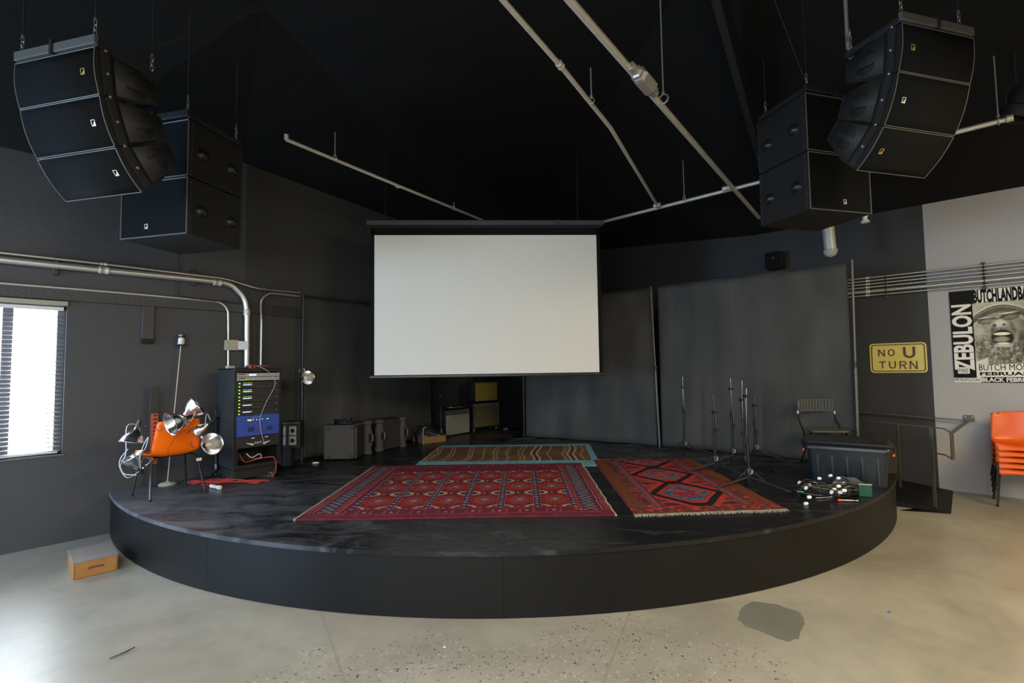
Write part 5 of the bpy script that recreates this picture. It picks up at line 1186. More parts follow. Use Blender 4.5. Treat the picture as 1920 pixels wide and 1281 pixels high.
bb = atz(773, 829, STG); t = thing('black_folder_box', V(bb.x, bb.y+.05, STG), 'low black box left of the bookend', 'box', rz(ub)); MB().b2(0, .22, 0, .18, 0, .24).build('body', M_TOLEX, t, bev=.006); MB().b2(.0, .22, -.002, 0, 0, .09).build('label', M_CRATE, t); MB().b2(-.002, .222, -.004, .182, .225, .243).build('lid', M_TOLEX, t, bev=.003)
# ---- amplifiers
uA = unit(.66, .75)
def amp(p0, u, W_, H_, D_, label, cloth, panel, lift=.0, cast=False, knobs=7):
    t = thing('guitar_amplifier', p0, label, 'amplifier', rz(u)); z0 = lift
    MB().b2(0, W_, 0, D_, z0, z0+H_).build('cabinet', M_TOLEX, t, bev=.01)
    ph = H_*.13
    MB().b2(.02, W_-.02, -.004, .0, z0+H_-ph-.015, z0+H_-.015).build('control_panel', panel, t)
    for i in range(knobs): MB().lathe([(0, 0), (.011, 0), (.009, .012), (0, .012)], 10, (.07+i*(W_-.16)/knobs, -.004, z0+H_-ph/2-.015), (0, -1, 0)).build('knob', M_DARK, t)
    MB().b2(.018, W_-.018, -.008, .0, z0+.025, z0+H_-ph-.03).build('speaker_cloth', cloth, t, bev=.003)
    MB().b2(.018, W_-.018, -.0095, -.008, z0+H_-ph-.034, z0+H_-ph-.026).build('piping', M_SILVP, t)
    MB().tube([(W_*.35, D_*.5, z0+H_), (W_*.37, D_*.5, z0+H_+.025), (W_*.63, D_*.5, z0+H_+.025), (W_*.65, D_*.5, z0+H_)], .009, 8).build('handle', M_RUBBER, t)
    if cast:
        for x in (.06, W_-.06):
            for y in (.05, D_-.05): MB().lathe([(0, -.012), (.028, -.012), (.028, .012), (0, .012)], 14, (x, y, .028), (1, 0, 0)).build('caster', M_SILVP, t)
    return t
p0 = atz(835, 820, STG); p1 = atz(881, 812, STG); uu = unit(p1.x-p0.x, p1.y-p0.y); Wd = math.hypot(p1.x-p0.x, p1.y-p0.y); Hh = atY(835, 770, p0.y).z-STG
t = amp(V(p0.x, p0.y, STG), uu, Wd, Hh, .25, 'guitar amplifier with pale grey cloth, left of the darker one', M_AMPG, M_SILVP)
mb = MB(); mb.tube(smooth_path([(.03, -.010, Hh*.70), (.05, -.010, Hh*.78), (.10, -.010, Hh*.80), (.07, -.010, Hh*.74), (.05, -.010, Hh*.66)], 4), .006, 6); mb.build('script_badge', M_SILVER, t)
lid = thing('tray', V(p0.x, p0.y, STG+Hh+.028)+uu*(Wd*.35)+V(-uu.y, uu.x, 0)*.03, 'flat pale paper on top of the grey amplifier', 'paper', rz(uu)); MB().b2(0, Wd*.55, 0, .15, 0, .006).build('sheet', M_CREAM, lid); MB().b2(-.03, .01, .02, .06, 0, .02).build('clip', M_CREAM, lid)
p2 = atz(888, 809, STG); p3 = atz(940, 800, STG); p2 = V(p2.x, p2.y-.1, STG); p3 = V(p3.x, p3.y-.35, STG)
uu2 = unit(p3.x-p2.x, p3.y-p2.y); Y2 = p2.y; q3 = ray(938, 800); tt = None
# width chosen so the right edge lies on its sight line
d3 = ray(937, 780); k_ = d3.x/d3.y; Wd2 = (k_*p2.y-p2.x)/(uu2.x-k_*uu2.y)
H2 = atY(884, 757, p2.y).z-STG-.06
amp(V(p2.x, p2.y, STG), uu2, Wd2, H2, .27, 'guitar amplifier with dark brown cloth on casters, a mustard case on top', M_TWEED, M_SILVP, .06, True)
for fx in (.18, .60): MB().lathe([(0, 0), (.008, 0), (0, .004)], 8, (Wd2*fx, -.0085, H2*.60+.06), (0, -1, 0)).build('stud', M_BADGE, bpy.data.objects[[o.name for o in bpy.data.objects if o.name.startswith('guitar_amplifier')][-1]])
topz = STG+.06+H2+.036
t = thing('mustard_case', V(p2.x, p2.y, topz)+uu2*.06+V(-uu2.y, uu2.x, 0)*.02, 'mustard yellow case standing on the dark brown amplifier', 'case', rz(uu2))
Hm = atY(895, 718, p2.y).z-topz
MB().b2(-.04, .06, .02, .22, 0, Hm).build('dark_end', M_TOLEX, t, bev=.006); MB().b2(.04, Wd2*.86, 0, .2, 0, Hm).build('shell', M_YELLOW, t, bev=.012); MB().b2(.05, Wd2*.84, -.004, .19, Hm-.02, Hm+.008).build('lid_band', mat('dark_mustard', (.12, .09, .02), .7), t, bev=.004); MB().lathe([(0, 0), (.01, 0), (0, .004)], 8, (.06, -.001, .02), (0, -1, 0)).build('rivet', M_BADGE, t)
a = atz(948, 806, STG); t = thing('small_pedal', V(a.x, a.y, STG), 'small dark object with a bright glint right of the amplifiers', 'pedal'); MB().b2(-.05, .05, -.04, .04, 0, .04).build('body', M_BLKMET, t, bev=.006); MB().lathe([(0, 0), (.008, 0), (.006, .008), (0, .01)], 10, (.02, -.02, .04)).build('switch', M_CHROMELINK, t)
# ================================================================== MICROPHONE STANDS
M_STANDLEG = mat('satin_black_leg', (.010, .010, .011), .5, spec=.35)
M_GLOSSBLK = mat('gloss_black_tube', (.012, .012, .014), .14, .0, spec=.9)
def micstand(px, py, top, label, yaw=0, boom=None, r0=.33, rot=0, lean=0):
    base = atz(px, py, STG); ztop = atY(px, top, base.y).z-STG
    t = thing('microphone_stand', V(base.x, base.y, STG), label, 'microphone stand', 0)
    extra = label
    hub = .13
    MB().lathe([(0, hub-.05), (.02, hub-.05), (.024, hub-.03), (.024, hub+.05), (.018, hub+.06), (0, hub+.06)], 12).build('hub', M_BLKMET, t)
    MB().tube([(0, -.015, hub+.0), (.014, -.028, hub+.005), (.016, -.03, hub+.045)], .008, 8).build('hub_clip', M_SILVER, t)
    for k in range(3):
        a = yaw+k*2*PI/3; dx, dy = math.cos(a), math.sin(a)
        lg = MB().tube([(dx*.02, dy*.02, hub-.035), (dx*r0, dy*r0, .018)], .011, 8).build('leg', M_STANDLEG, t)
        MB().tube([(dx*r0*.45, dy*r0*.45, (hub-.035)*.55+.01), (0, 0, hub+.06)], .0045, 6).build('leg_brace', M_BLKMET, t)
        MB().tube([(dx*(r0-.03), dy*(r0-.03), .02), (dx*(r0+.02), dy*(r0+.02), .012)], .012, 8).build('rubber_foot', M_RUBBER, lg)
    H1 = ztop*.60; L_ = Vector((lean, 0, 0))
    MB().tube([(0, 0, hub-.08), L_*.6+V(0, 0, H1)], .0150, 10).build('lower_tube', M_BLKMET, t)
    MB().tube([L_*.58+V(0, 0, H1-.02), L_*.64+V(0, 0, H1+.06)], .019, 10).build('height_grip', M_RUBBER, t)
    Tz = ztop if boom is None else ztop*boom[0]
    MB().tube([L_*.6+V(0, 0, H1), L_+V(0, 0, Tz)], .0115, 10).build('upper_tube', M_GLOSSBLK, t)
    cl = L_+V(0, 0, Tz)
    MB().lathe([(0, -.02), (.018, -.02), (.02, 0), (.018, .02), (0, .02)], 12, cl, (0, 1, 0)).build('boom_clutch', M_BLKMET, t)
    MB().tube([cl+V(0, -.02, 0), cl+V(0.01, -.055, .005)], .010, 8).build('clutch_knob', M_RUBBER, t)
    if boom is not None:
        _, dxu, up, dn = boom
        b0 = cl+V(dxu*.25, -.024, -dn); b1 = cl+V(-dxu*.1, -.024, up)
        MB().tube([b0, b1], .0075, 8).build('boom_arm', M_GLOSSBLK, t)
        MB().tube([b0, b0.lerp(b1, .12)], .016, 10).build('boom_grip', M_RUBBER, t); MB().tube([b1, b1+(b1-b0).normalized()*.05], .011, 8).build('clip_thread', M_GLOSSBLK, t)
    return t
micstand(1284, 852, 716, 'microphone stand farthest left, its boom folded straight up', .15, (.92, .03, .10, .36), .34)
micstand(1342, 885, 765, 'shortest microphone stand, second from the left, boom hanging down its right side', 3.25, (.93, .09, .16, .22), .34)
micstand(1375, 869, 722, 'microphone stand third from the left, with a dark grip low on its boom', 5.4, (.95, .06, .08, .50), .33)
micstand(1400, 885, 735, 'tall leaning microphone stand fourth from the left, boom folded up', .2, (.90, -.05, .17, .42), .33, lean=-.03)
micstand(1406, 913, 738, 'nearest microphone stand, its foot on the corner of the red medallion rug', 3.35, (.97, -.06, .03, .46), .36, lean=-.015)
micstand(1418, 860, 752, 'microphone stand farthest right, by the curtain', 3.6, (.92, .03, .07, .36), .30)
# ================================================================== FOLDING CHAIR
fx = atz(1500, 868, STG)
uF = unit(.985, -.17); fc = thing('folding_chair', V(fx.x, fx.y-.02, STG), 'black folding chair with a perforated backrest, behind the storage tub', 'chair', rz(uF))
Wc = .42; sh = .44; bh = atY(1500, 749, fx.y-.02).z-STG
# backrest: curved plate with a grid of round holes (built as strips around openings)
nx_, nz_ = 11, 5; bz0, bz1 = bh-.15, bh; m_ = MB()
def bp(x, zz): return (x, .02+.035*(1-((x-Wc/2)/(Wc/2))**2), zz)
x0_, x1_ = .0, Wc; cw = (x1_-x0_-.04)/nx_; ch = (bz1-bz0-.03)/nz_
def cell(cx, cz, w_, h_):
    k = 8; out = []; inn = []
    r = min(w_, h_)*.33
    sq = [(1, 0), (1, 1), (0, 1), (-1, 1), (-1, 0), (-1, -1), (0, -1), (1, -1)]
    for i in range(k):
        a = 2*PI*i/k; out.append(bp(cx+sq[i][0]*w_/2, cz+sq[i][1]*h_/2)); inn.append(bp(cx+w_*.34*math.cos(a), cz+h_*.38*math.sin(a)))
    m_.add(out+inn, [(i, (i+1) % k, (i+1) % k+k, i+k) for i in range(k)])
for i in range(nx_):
    for j in range(nz_): cell(x0_+.02+cw*(i+.5), bz0+.015+ch*(j+.5), cw, ch)
for i in range(nx_):
    xa, xb = x0_+.02+cw*i, x0_+.02+cw*(i+1)
    m_.add([bp(xa, bz0), bp(xb, bz0), bp(xb, bz0+.015), bp(xa, bz0+.015)], [(0, 1, 2, 3)]); m_.add([bp(xa, bz1-.015), bp(xb, bz1-.015), bp(xb, bz1), bp(xa, bz1)], [(0, 1, 2, 3)])
for xa, xb in ((x0_, x0_+.02), (x1_-.02, x1_)): m_.add([bp(xa, bz0+.01), bp(xb, bz0), bp(xb, bz1), bp(xa, bz1-.02)], [(0, 1, 2, 3)])
M_FCH = mat('dark_grey_moulded_plastic', (.085, .085, .083), .45)
m_.build('backrest', M_FCH, fc, solid=.004)
MB().prism(rrect(.01, Wc-.01, -.38, .0, .05), (sh-.02, sh), 'z').build('seat', M_FCH, fc, bev=.006)
for x in (.0, Wc):
    MB().tube([(x, .03, bz0+.03), (x, .01, bz0-.10), (x, -.12, sh-.03), (x, -.36, 0)], .010, 8).build('front_leg', M_BLKMET, fc)
    MB().tube([(x+(.018 if x == 0 else -.018), -.30, sh-.03), (x+(.018 if x == 0 else -.018), .05, 0)], .010, 8).build('rear_leg', M_BLKMET, fc)
    MB().tube([(x, .03, bz0+.005), (x, .022, bz0-.03)], .014, 8).build('joint', M_SILVER, fc)
MB().tube([(0, -.30, .10), (Wc, -.30, .10)], .008, 8).build('cross_bar', M_BLKMET, fc)
# ================================================================== STORAGE TUB
ta = atz(1522, 903, STG); tb = atz(1664, 917, STG); uT = unit(tb.x-ta.x, tb.y-ta.y); WT = math.hypot(tb.x-ta.x, tb.y-ta.y)
HT = atY(1512, 826, ta.y).z-STG; DT = .40
tt = thing('storage_tub', V(ta.x, ta.y, STG), 'large smoky grey storage tub with a dark lid and orange latches', 'storage tub', rz(uT))
def ring(W0, W1, D0, D1, z, r=.05, inset=0):
    return [(x, y, z) for x, y in rrect(W0+inset, W1-inset, D0+inset, D1-inset, r)]
R0 = ring(.0, WT, 0, DT, .003); R1 = ring(-.03, WT+.03, -.025, DT+.025, HT-.08); R1b = ring(-.05, WT+.05, -.045, DT+.045, HT-.075); R2 = ring(-.05, WT+.05, -.045, DT+.045, HT-.02)
n = len(R0); m_ = MB(); m_.add(R0+R1+R1b+R2, [(i+k*n, (i+1) % n+k*n, (i+1) % n+(k+1)*n, i+(k+1)*n) for k in range(3) for i in range(n)]+[tuple(range(n))[::-1]])
m_.build('body', M_TOTE, tt, solid=.003)
for i, x in enumerate((.10, .30, .50, .70, .90)): MB().b2(WT*x-.012, WT*x+.012, -.022, -.010, .02, HT-.09).build('rib', M_TOTE, tt, bev=.004)
L0 = ring(-.065, WT+.065, -.06, DT+.06, HT-.03, .07); L1 = ring(-.065, WT+.065, -.06, DT+.06, HT, .07); L2_ = ring(-.065, WT+.065, -.06, DT+.06, HT+.012, .06, .03); L3 = ring(-.065, WT+.065, -.06, DT+.06, HT+.004, .05, .055)
m_ = MB(); m_.add(L0+L1+L2_+L3, [(i+k*n, (i+1) % n+k*n, (i+1) % n+(k+1)*n, i+(k+1)*n) for k in range(3) for i in range(n)]+[tuple(3*n+i for i in range(n))]); m_.build('lid', mat('black_tub_lid', (.016, .017, .02), .35), tt, solid=.004)
M_LATCH = mat('orange_red_latch', (.75, .09, .03), .4)
for sx in (-1, 1):
    xx = -.07 if sx < 0 else WT+.07
    MB().b2(xx-.012, xx+.012, DT/2-.07, DT/2+.07, HT-.13, HT-.10).build('latch', M_LATCH, tt, bev=.004)
    MB().tube([(xx, DT/2-.08, HT-.10), (xx+sx*.012, DT/2-.09, HT-.03), (xx+sx*.012, DT/2+.09, HT-.03), (xx, DT/2+.08, HT-.10)], .010, 8).build('grip', M_RUBBER, tt)
# dark contents seen through the smoky plastic
t = thing('black_bundle', V(ta.x, ta.y, STG)+uT*WT*.5+V(-uT.y, uT.x, 0)*DT*.5+V(0, 0, .012), 'dark cables filling the storage tub, seen through its side', 'cable', rz(uT))
for k in range(10):
    r = random.Random(k+300); pts = [(WT*.36*math.cos(q+k)+r.uniform(-.02, .02), DT*.33*math.sin(q+k)+r.uniform(-.02, .02), .02+.022*k) for q in np.linspace(0, 6, 10)]
    MB().tube(smooth_path(pts, 3), .014, 6).build('loop', M_CORDB, t)
# black bucket behind the tub
bk = atz(1668, 889, STG); t = thing('black_bucket', V(bk.x+.02, bk.y+.10, STG), 'dark round bin half hidden behind the right end of the storage tub', 'bin')
MB().lathe([(0, .004), (.11, .004), (.125, .24), (.132, .24), (.132, .255), (.118, .255), (.105, .012), (0, .012)], 24).build('body', M_RUBBER, t); MB().tube([(.13*math.cos(q), -.13*math.sin(q)*.2, .24-.1*math.sin(q)) for q in np.linspace(0, PI, 9)], .004, 6).build('handle', M_BLKMET, t)
# ================================================================== CORD HEAP WITH WHITE ENDS
hc = atz(1562, 930, STG)
hp_ = thing('cord_heap', V(hc.x, hc.y, STG), 'heap of black cords with white ends in front of the storage tub', 'cord')
for k in range(20):
    r = random.Random(500+k); cx, cy = r.uniform(-.08, .10), r.uniform(-.02, .10); rx, ry = r.uniform(.16, .30), r.uniform(.06, .14); ph_ = r.uniform(0, 6)
    pts = [(cx+rx*math.cos(ph_+q)*(1+.08*math.sin(3*q)), cy+ry*math.sin(ph_+q), .012+.11*r.random()*(.5+.5*math.sin(q+k))+.004*(k % 5)) for q in np.linspace(0, 5.6, 10)]
    MB().tube(smooth_path(pts, 4), .0048, 6).build('cord', M_CORDB if k % 4 else mat('grey_cord', (.10, .10, .11), .5), hp_)
for k in range(9):
    x0 = .20+.018*k; pts = [(x0-.10, .16, .02), (x0-.04, .18, .12), (x0+.02, .12, .13-.006*k), (x0+.035, .04, .05), (x0+.01, .0, .01)]
    MB().tube(smooth_path(pts, 5), .0048, 6).build('cord', mat('grey_cord', (.10, .10, .11), .5) if k == 0 else bpy.data.materials['grey_cord'], hp_)
ends = [(1499, 905), (1518, 910), (1511, 915), (1526, 914.5), (1536, 897.5), (1557, 892), (1564, 889), (1569, 889), (1572, 897), (1566, 906), (1582, 907), (1572, 912), (1564, 918), (1575, 923.5), (1583, 920), (1559, 923), (1517, 932.5), (1511, 944.5), (1529, 906.5), (1590, 889)]
for k, (x, y) in enumerate(ends):
    base = atz(x, y, STG); 
    near = base.y < hc.y-.14
    zz = STG+.012 if near else STG+.07+.05*(k % 3)/2
    p = atz(x, y, zz)-hp_.location; a = random.Random(k).uniform(-1, 1)
    dv = Vector((math.cos(a*1.2), math.sin(a*1.2)*.6, .15)).normalized()
    MB().lathe([(0, -.014), (.013, -.014), (.0145, -.008), (.0145, .010), (.009, .018), (0, .018)], 12, p, dv).build('white_end', M_WHITE, hp_)
MB().tube(smooth_path([(-.22, -.10, .01), (-.08, -.08, .012), (.03, -.02, .03), (.12, .06, .06)], 6), .003, 6).build('cord', M_CORDW, hp_)
MB().tube(smooth_path([(-.24, -.17, .006), (-.15, -.15, .006), (-.05, -.10, .02), (.08, -.06, .04)], 6), .003, 6).build('cord', bpy.data.materials['grey_cord'], hp_)
for (x, y, w_, h_, ry, yaw_, l) in ((1620, 921, .105, .012, .10, -.25, 'square dark green board standing at the right of the cord heap'), (1500, 922, .05, .012, .125, 1.0, 'narrow green strip at the left of the cord heap')):
    c_ = atz(x, y+10, STG)
    t = thing('green_board', V(c_.x, c_.y-.02, STG+.003), l, 'board', yaw_)
    if w_ > .1:
        MB().b2(-w_/2, w_/2, -.006, .006, 0, .105).build('board', M_GREENP, t, bev=.002); MB().b2(-w_/2, w_/2, -.010, .010, .105, .114).build('metal_strip', M_SILVER, t)
    else:
        MB().box((0, 0, .04), (.20, .055, .012), Matrix.Rotation(.3, 3, 'Y')).build('board', mat('bright_green_plastic', (.015, .22, .11), .45), t, bev=.002)
c_ = atz(1588, 941, STG); t = thing('marker_pen', c_+V(0, 0, .012), 'pen-like tool with an orange end in front of the cord heap', 'tool', -.18)
MB().lathe([(0, -.075), (.010, -.07), (.012, -.055), (.010, -.045), (0, -.044)], 12, (0, 0, 0), (1, 0, 0)).build('orange_end', M_LATCH, t); MB().lathe([(0, -.044), (.007, -.044), (.007, .04), (.004, .055), (.004, .07), (.007, .075), (.007, .09), (0, .09)], 12, (0, 0, 0), (1, 0, 0)).build('barrel', M_SILVER, t)
# ================================================================== SHELL CHAIRS
def shell(parent, m, W_=.44, name='seat_shell', taper=.10):
    """one-piece seat and back; front is local -y, seat height 0"""
    nu, nv = 14, 26; vs = []
    prof = [(-.235, -.035), (-.225, .0), (-.19, .015), (-.08, .0), (.02, -.012), (.10, -.008), (.15, .012), (.18, .05), (.197, .12), (.212, .20), (.228, .28), (.240, .345), (.243, .372)]
    pts = smooth_path([(0, a, b) for a, b in prof], 2); nv = len(pts)-1
    for j, p in enumerate(pts):
        k = j/nv; wd = W_*(1 if k < .55 else 1-taper*((k-.55)/.45)**1.5)/2
        if k > .93: wd *= 1-((k-.93)/.07)**2*.22
        if k < .06: wd *= 1-((.06-k)/.06)**2*.2
        for i in range(nu+1):
            s_ = 2*i/nu-1; x = wd*s_; c_ = abs(s_)**3
            back = sm_(np.array(k), .45, .65); cup = .035*c_*(1-float(back))*(1 if k > .05 else 0); cur = -.035*s_*s_*float(back)
            vs.append((x, p.y+cur, p.z+cup-(.02*c_ if k < .08 else 0)-(.030*abs(s_)**4 if k > .95 else 0)))
    m_ = MB(); m_.add(vs, [(j*(nu+1)+i, j*(nu+1)+i+1, (j+1)*(nu+1)+i+1, (j+1)*(nu+1)+i) for j in range(nv) for i in range(nu)])
    return m_.build(name, m, parent, solid=.006)
def tube_legs(parent, sh, W_=.40, dy0=-.20, dy1=.22):
    for x in (-1, 1):
        for y0, yt in ((dy0, -.15), (dy1, .12)):
            lg = MB().tube([(x*W_*.40, yt, sh-.02), (x*W_*.47, yt*1.05, sh-.06), (x*W_*.55, y0, .012)], .0105, 8).build('leg', M_BLKMET, parent)
            MB().lathe([(0, 0), (.013, 0), (.013, .02), (0, .02)], 10, (x*W_*.55, y0, 0)).build('rubber_foot', M_RUBBER, lg)
        MB().tube([(x*W_*.40, -.15, sh-.02), (x*W_*.40, .12, sh-.02)], .0105, 8).build('side_rail', M_BLKMET, parent)
    MB().tube([(-W_*.40, 0, sh-.022), (W_*.40, 0, sh-.022)], .0105, 8).build('cross_rail', M_BLKMET, parent)
uS = unit(.77, -.635); vS = V(-uS.y, uS.x, 0)
cs = V(5.55, 5.76, 0)+uS*.22+vS*.20
lbs = ['lowest orange shell chair in the stack by the right wall', 'second orange shell chair from the bottom of the stack', 'middle orange shell chair of the stack by the right wall', 'second orange shell chair from the top of the stack', 'topmost orange shell chair of the stack, its whole backrest showing']
for k in range(5):
    t = thing('shell_chair', cs+vS*(-.012*k)+V(0, 0, .0), lbs[k], 'chair', rz(uS), 'stacked orange shell chairs')
    sh = .42+.068*k; o = shell(t, M_ORANGE, .50); o.location = (0, 0, sh)
    if k == 0: tube_legs(t, sh, .46)
    else:
        # legs of upper chairs nest just outside those below, their feet hang above the floor
        for x in (-1, 1):
            for y0, yt in ((-.20, -.15), (.22, .12)):
                MB().tube([(x*(.46*.40+.0), yt, sh-.02), (x*(.46*.47+.004), yt*1.05, sh-.07), (x*(.46*.545+.010*k*.2), y0*(1-.0*k)-.024*k*(1 if y0 < 0 else 0)+.024*k*(1 if y0 > 0 else 0), .066*k+.012)], .0105, 8).build('leg', M_BLKMET, t)
            MB().tube([(x*.46*.40, -.15, sh-.02), (x*.46*.40, .12, sh-.02)], .0105, 8).build('side_rail', M_BLKMET, t)
# ---- lamp chair on the stage
oc_x = V(-.56, -.83, 0).normalized(); 
lc = thing('shell_chair', V(-3.50, 5.11, STG), 'orange shell chair on the stage with clamp lamps clipped around its back', 'chair', rz(oc_x))
o = shell(lc, M_ORANGE_LIT, .44, taper=.2); o.location = (0, 0, .40); tube_legs(lc, .40, .44, -.20, .22)
MB().box((-.19, .20, .33), (.05, .002, .028)).build('paper_tag', M_WHITE, lc)
def clamp_lamp(c_, d, dia, label, clampto=None, cords=()):
    """c_: centre of the bell, d: direction the bell opens"""
    d = Vector(d).normalized(); t = thing('clamp_lamp', c_, label, 'lamp', 0, None); R_ = dia/2
    prof = [(.022, -.62*dia), (.026, -.55*dia), (.034, -.50*dia), (R_*.55, -.40*dia), (R_*.82, -.22*dia), (R_*.96, -.04*dia), (R_*1.0, .0), (R_*1.04, .004), (R_*1.03, .008), (R_*.98, .004), (R_*.93, -.04*dia), (R_*.79, -.215*dia), (R_*.52, -.385*dia), (.030, -.485*dia)]
    MB().lathe(prof, 28, (0, 0, 0), d).build('reflector', M_ALU, t)
    MB().lathe([(0, -.62*dia-.075), (.016, -.62*dia-.07), (.019, -.62*dia-.02), (.021, -.62*dia), (.021, -.55*dia), (0, -.55*dia)], 14, (0, 0, 0), d).build('socket', M_BLKMET, t)
    MB().lathe([(0, -.48*dia), (.014, -.46*dia), (.030, -.32*dia), (.031, -.24*dia), (.018, -.15*dia), (0, -.14*dia)], 14, (0, 0, 0), d).build('bulb', M_BADGE, t)
    neck = d*(-.62*dia-.03)
    if clampto is not None:
        q = clampto-c_; mid = neck.lerp(q, .4); sd = (q-neck).normalized().cross(V(0, 0, 1)).normalized()*.018
        MB().lathe([(0, -.014), (.014, -.014), (.014, .014), (0, .014)], 12, mid, (0, 1, .3)).build('swivel', M_CHROME, t)
        MB().tube([neck, mid], .006, 8).build('arm', M_CHROME, t)
        for s_ in (-1, 1): MB().tube(smooth_path([mid, mid.lerp(q, .35)+sd*s_*1.6, mid.lerp(q, .8)+sd*s_*1.2, q+sd*s_*.3, q-sd*s_*.2+(q-mid).normalized()*.02], 4), .0028, 6).build('wire_grip', M_CHROME, t)
    for pts in cords: MB().tube(smooth_path([neck]+[p-c_ for p in pts], 5), .0042, 6).build('cord', M_CORDW, t)
    return t
A = lambda x, y, Y: atY(x, y, Y)
clamp_lamp(A(250, 829, 4.80), (-.12, -.22, -1), .225, 'clamp lamp at the far left of the orange chair, its bell facing down', A(289, 800, 4.95), [[A(238, 800, 4.74), A(236, 850, 4.70), A(228, 866, 4.70)]])
clamp_lamp(A(247, 857, 4.74), (-.35, -.35, .95), .20, 'lowest left clamp lamp by the orange chair, its bell facing up', A(283, 862, 4.85), [[A(228, 870, 4.68), A(232, 888, 4.66), A(256, 891, 4.66)], [A(240, 896, 4.66), A(226, 880, 4.66), A(225, 862, 4.66), A(240, 842, 4.68)], [A(262, 850, 4.66), A(272, 842, 4.68), A(278, 820, 4.72), A(268, 838, 4.72), A(262, 862, 4.72)]])
clamp_lamp(A(320, 795, 4.80), (-.50, -.84, -.30), .225, 'clamp lamp over the top edge of the orange chair, opening toward the room', A(344, 804, 5.0), [[A(352, 788, 4.98), A(350, 798, 4.98), A(358, 782, 4.98)]])
clamp_lamp(A(372, 762, 5.18), (.62, .35, .50), .24, 'highest clamp lamp, turned away above the orange chair', A(352, 796, 5.1), [[A(352, 782, 5.0), A(358, 790, 4.96), A(366, 772, 4.96)]])
clamp_lamp(A(372, 808, 5.18), (-.62, -.10, -.45), .19, 'smaller clamp lamp right of the orange backrest, bell facing the chair', A(364, 812, 5.15), [[A(388, 776, 5.2), A(384, 800, 5.15)]])
clamp_lamp(A(398, 832, 5.22), (.82, -.38, .22), .225, 'clamp lamp farthest right of the orange chair, opening to the right', A(364, 832, 5.15))
for k, (pts, r) in enumerate((([A(292, 805, 4.78), A(300, 808, 4.78), A(305, 802, 4.8), A(299, 798, 4.8)], .003), ([A(340, 812, 4.9), A(325, 826, 4.86), A(316, 842, 4.84), A(315, 856, 4.84)], .0022), ([A(356, 806, 5.0), A(352, 814, 5.0), A(362, 800, 5.05)], .003), ([A(360, 828, 5.06), A(357, 834, 5.06), A(364, 840, 5.08)], .003))):
    MB().tube([p-lc.location for p in []] or [Matrix.Rotation(-rz(oc_x), 3, 'Z') @ (p-lc.location) for p in smooth_path(pts, 4)], r, 5).build('wire_clip', M_CORDB, lc)
# lamp clipped on the left drape pole
clamp_lamp(A(577, 708, 6.42), (.75, -.55, .1), .175, 'clamp lamp clipped to the drape pole between rack and curtain', A(566, 688, 6.5))
# ---- leaning pole lamp
b0 = atz(314, 909, STG); b1 = wl(341, 630, .10)
t = thing('leaning_pole_lamp', V(b0.x, b0.y, STG), 'thin brass-coloured pole lamp with a round foot leaning on the left wall', 'lamp')
tp = b1-t.location
MB().lathe([(0, 0), (.085, 0), (.088, .008), (.07, .022), (.03, .03), (.012, .04), (0, .04)], 24).build('round_foot', M_CREAM, t)
MB().tube([V(0, 0, .03), tp*.93], .0075, 8).build('pole', mat('pale_brass', (.36, .31, .24), .4, .6), t)
dd = tp.normalized(); MB().lathe([(0, 0), (.065, 0), (.066, .004), (0, .008)], 20, tp*.935, dd).build('drip_plate', M_RIG, t)
MB().lathe([(0, 0), (.032, 0), (.032, .075), (0, .075)], 16, tp*.937, dd).build('socket', M_BADGE, t)
MB().lathe([(.022, 0), (.03, .015), (.046, .028), (.048, .036), (.03, .05), (0, .055)], 16, tp*.937+dd*.075, dd).build('silvered_bulb', M_CHROME, t)
# ================================================================== WOODEN BOX ON THE FLOOR
fa = atz(136.5, 1088.5, 0); fb = atz(220.5, 1068.5, 0); uW = unit(fb.x-fa.x, fb.y-fa.y); WB = (fb-fa).length; HB = fa.z+(atY(134, 1056, fa.y).z); DB = .42
t = thing('wooden_box', V(fa.x, fa.y, 0), 'small orange-brown wooden box with a worn grey lid beside the stage', 'box', rz(uW))
nW = V(-uW.y, uW.x, 0)
MB().b2(0, WB, 0, .014, 0.002, HB-.012).build('front_board', M_WOOD, t, bev=.002); MB().b2(0, WB, DB-.014, DB, 0.002, HB-.012).build('back_board', M_WOOD, t, bev=.002)
MB().b2(0, .014, .014, DB-.014, .002, HB-.012).build('side_board', M_WOOD, t, bev=.002); MB().b2(WB-.014, WB, .014, DB-.014, .002, HB-.012).build('side_board', M_WOOD, t, bev=.002)
MB().b2(-.003, WB+.003, -.004, DB*.34, HB-.012, HB).build('lid_board', M_WOODTOP, t, bev=.002); MB().b2(-.003, WB+.003, DB*.343, DB+.003, HB-.012, HB).build('lid_board', M_WOODTOP, t, bev=.002)
for i in range(6):
    z0 = .012+i*(HB-.03)/6
    for x in (.002, WB-.012): MB().b2(x, x+.010, -.0015, .0, z0, z0+(HB-.03)/12).build('finger_joint', M_WOODD, t)
MB().prism([(WB*.5+x, HB*.5+z) for x, z in rrect(-.048, .048, -.009, .009, .009)], (-.001, .001)).build('hand_slot', M_WOODD, t)
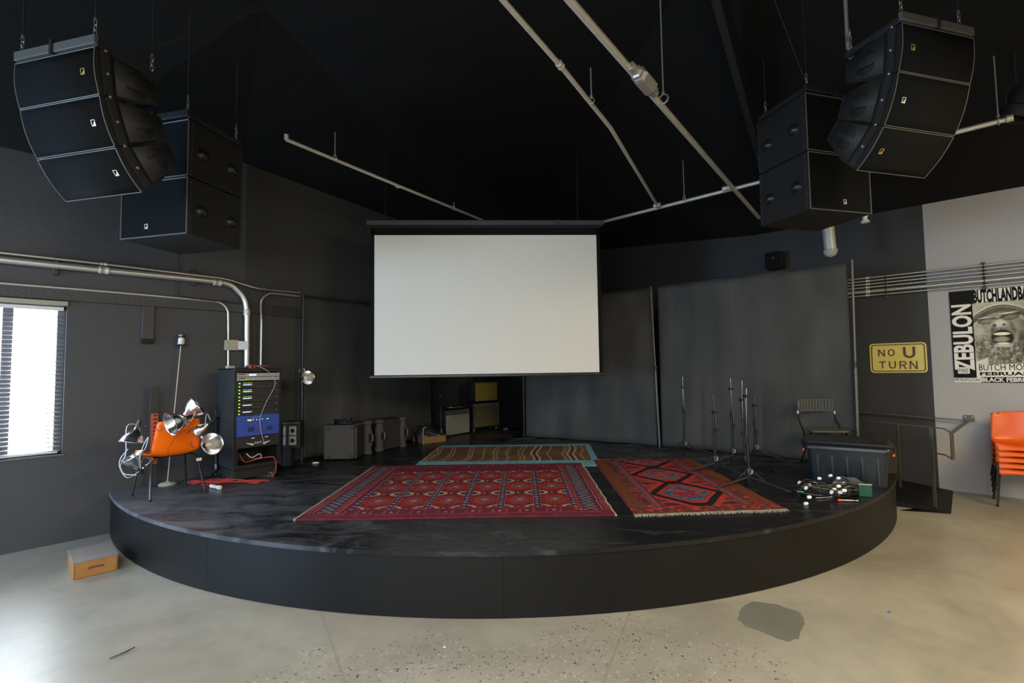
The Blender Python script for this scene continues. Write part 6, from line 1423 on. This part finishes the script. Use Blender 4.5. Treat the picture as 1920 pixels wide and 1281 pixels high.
MB().tube([(WB*.5-.05, -.004, HB*.5-.012), (WB*.5-.045, -.012, HB*.5+.008), (WB*.5+.045, -.012, HB*.5+.008), (WB*.5+.05, -.004, HB*.5-.012)], .003, 6).build('wire_handle', M_WOODD, t)
# ---- bits on the floor
c_ = atz(229, 1228, 0); t = thing('cable_tie', c_, 'short bent black strip lying on the concrete at lower left', 'strip', .5)
MB().tube(smooth_path([(-.055, -.02, .004), (-.01, -.004, .008), (.03, .02, .010), (.052, .05, .006)], 5), .0028, 6).build('strip', M_CORDB, t); MB().tube([(-.055, -.02, .004), (0, .008, .004), (.03, .02, .006)], .002, 6).build('strip_end', M_CORDB, t)
c_ = atz(1667, 1149, 0); t = thing('blue_scrap', c_, 'tiny blue scrap on the concrete at lower right', 'scrap', .3); MB().add([(-.014, -.006, .002), (.012, -.008, .001), (.016, .006, .005), (-.004, .010, .001)], [(0, 1, 2, 3)]).build('scrap', mat('blue_paper', (.03, .15, .6), .6), t, solid=.001)
c_ = atz(833, 1214, 0); t = thing('white_scrap', c_, 'tiny white scrap on the concrete in front of the stage', 'scrap', .3); MB().add([(-.008, -.006, .002), (.008, -.008, .001), (.008, .006, .004), (-.004, .010, .001)], [(0, 1, 2, 3)]).build('scrap', M_WHITE, t, solid=.001)
# ---- slim stands by the rack and by the amplifiers, black spotlight at far upper right
micstand(405, 900, 772, 'slim black stand without a microphone between the orange chair and the rack', .4, (.9, .02, .08, .3), .15)
micstand(827, 824, 738, 'thin dark stand beside the pale grey guitar amplifier', .9, (.95, .02, .05, .2), .20)
c_ = atY(1908, 196, 4.7)
t = thing('spotlight', c_, 'black spotlight hanging at the upper right beyond the end of the ceiling pipe', 'spotlight')
MB().lathe([(0, -.16), (.07, -.16), (.085, -.12), (.09, .02), (.11, .04), (.11, .14), (.10, .14), (.095, .05), (0, .045)], 20, (0, 0, 0), (-.3, .2, -1)).build('housing', M_RIG, t)
MB().tube([(-.11, 0, 0), (-.11, 0, .15), (.11, 0, .15), (.11, 0, 0)], .009, 6).build('yoke', M_RIG, t)
MB().tube([(0, 0, .15), (0, 0, .55)], .012, 8).build('hanging_rod', M_RIG, t)
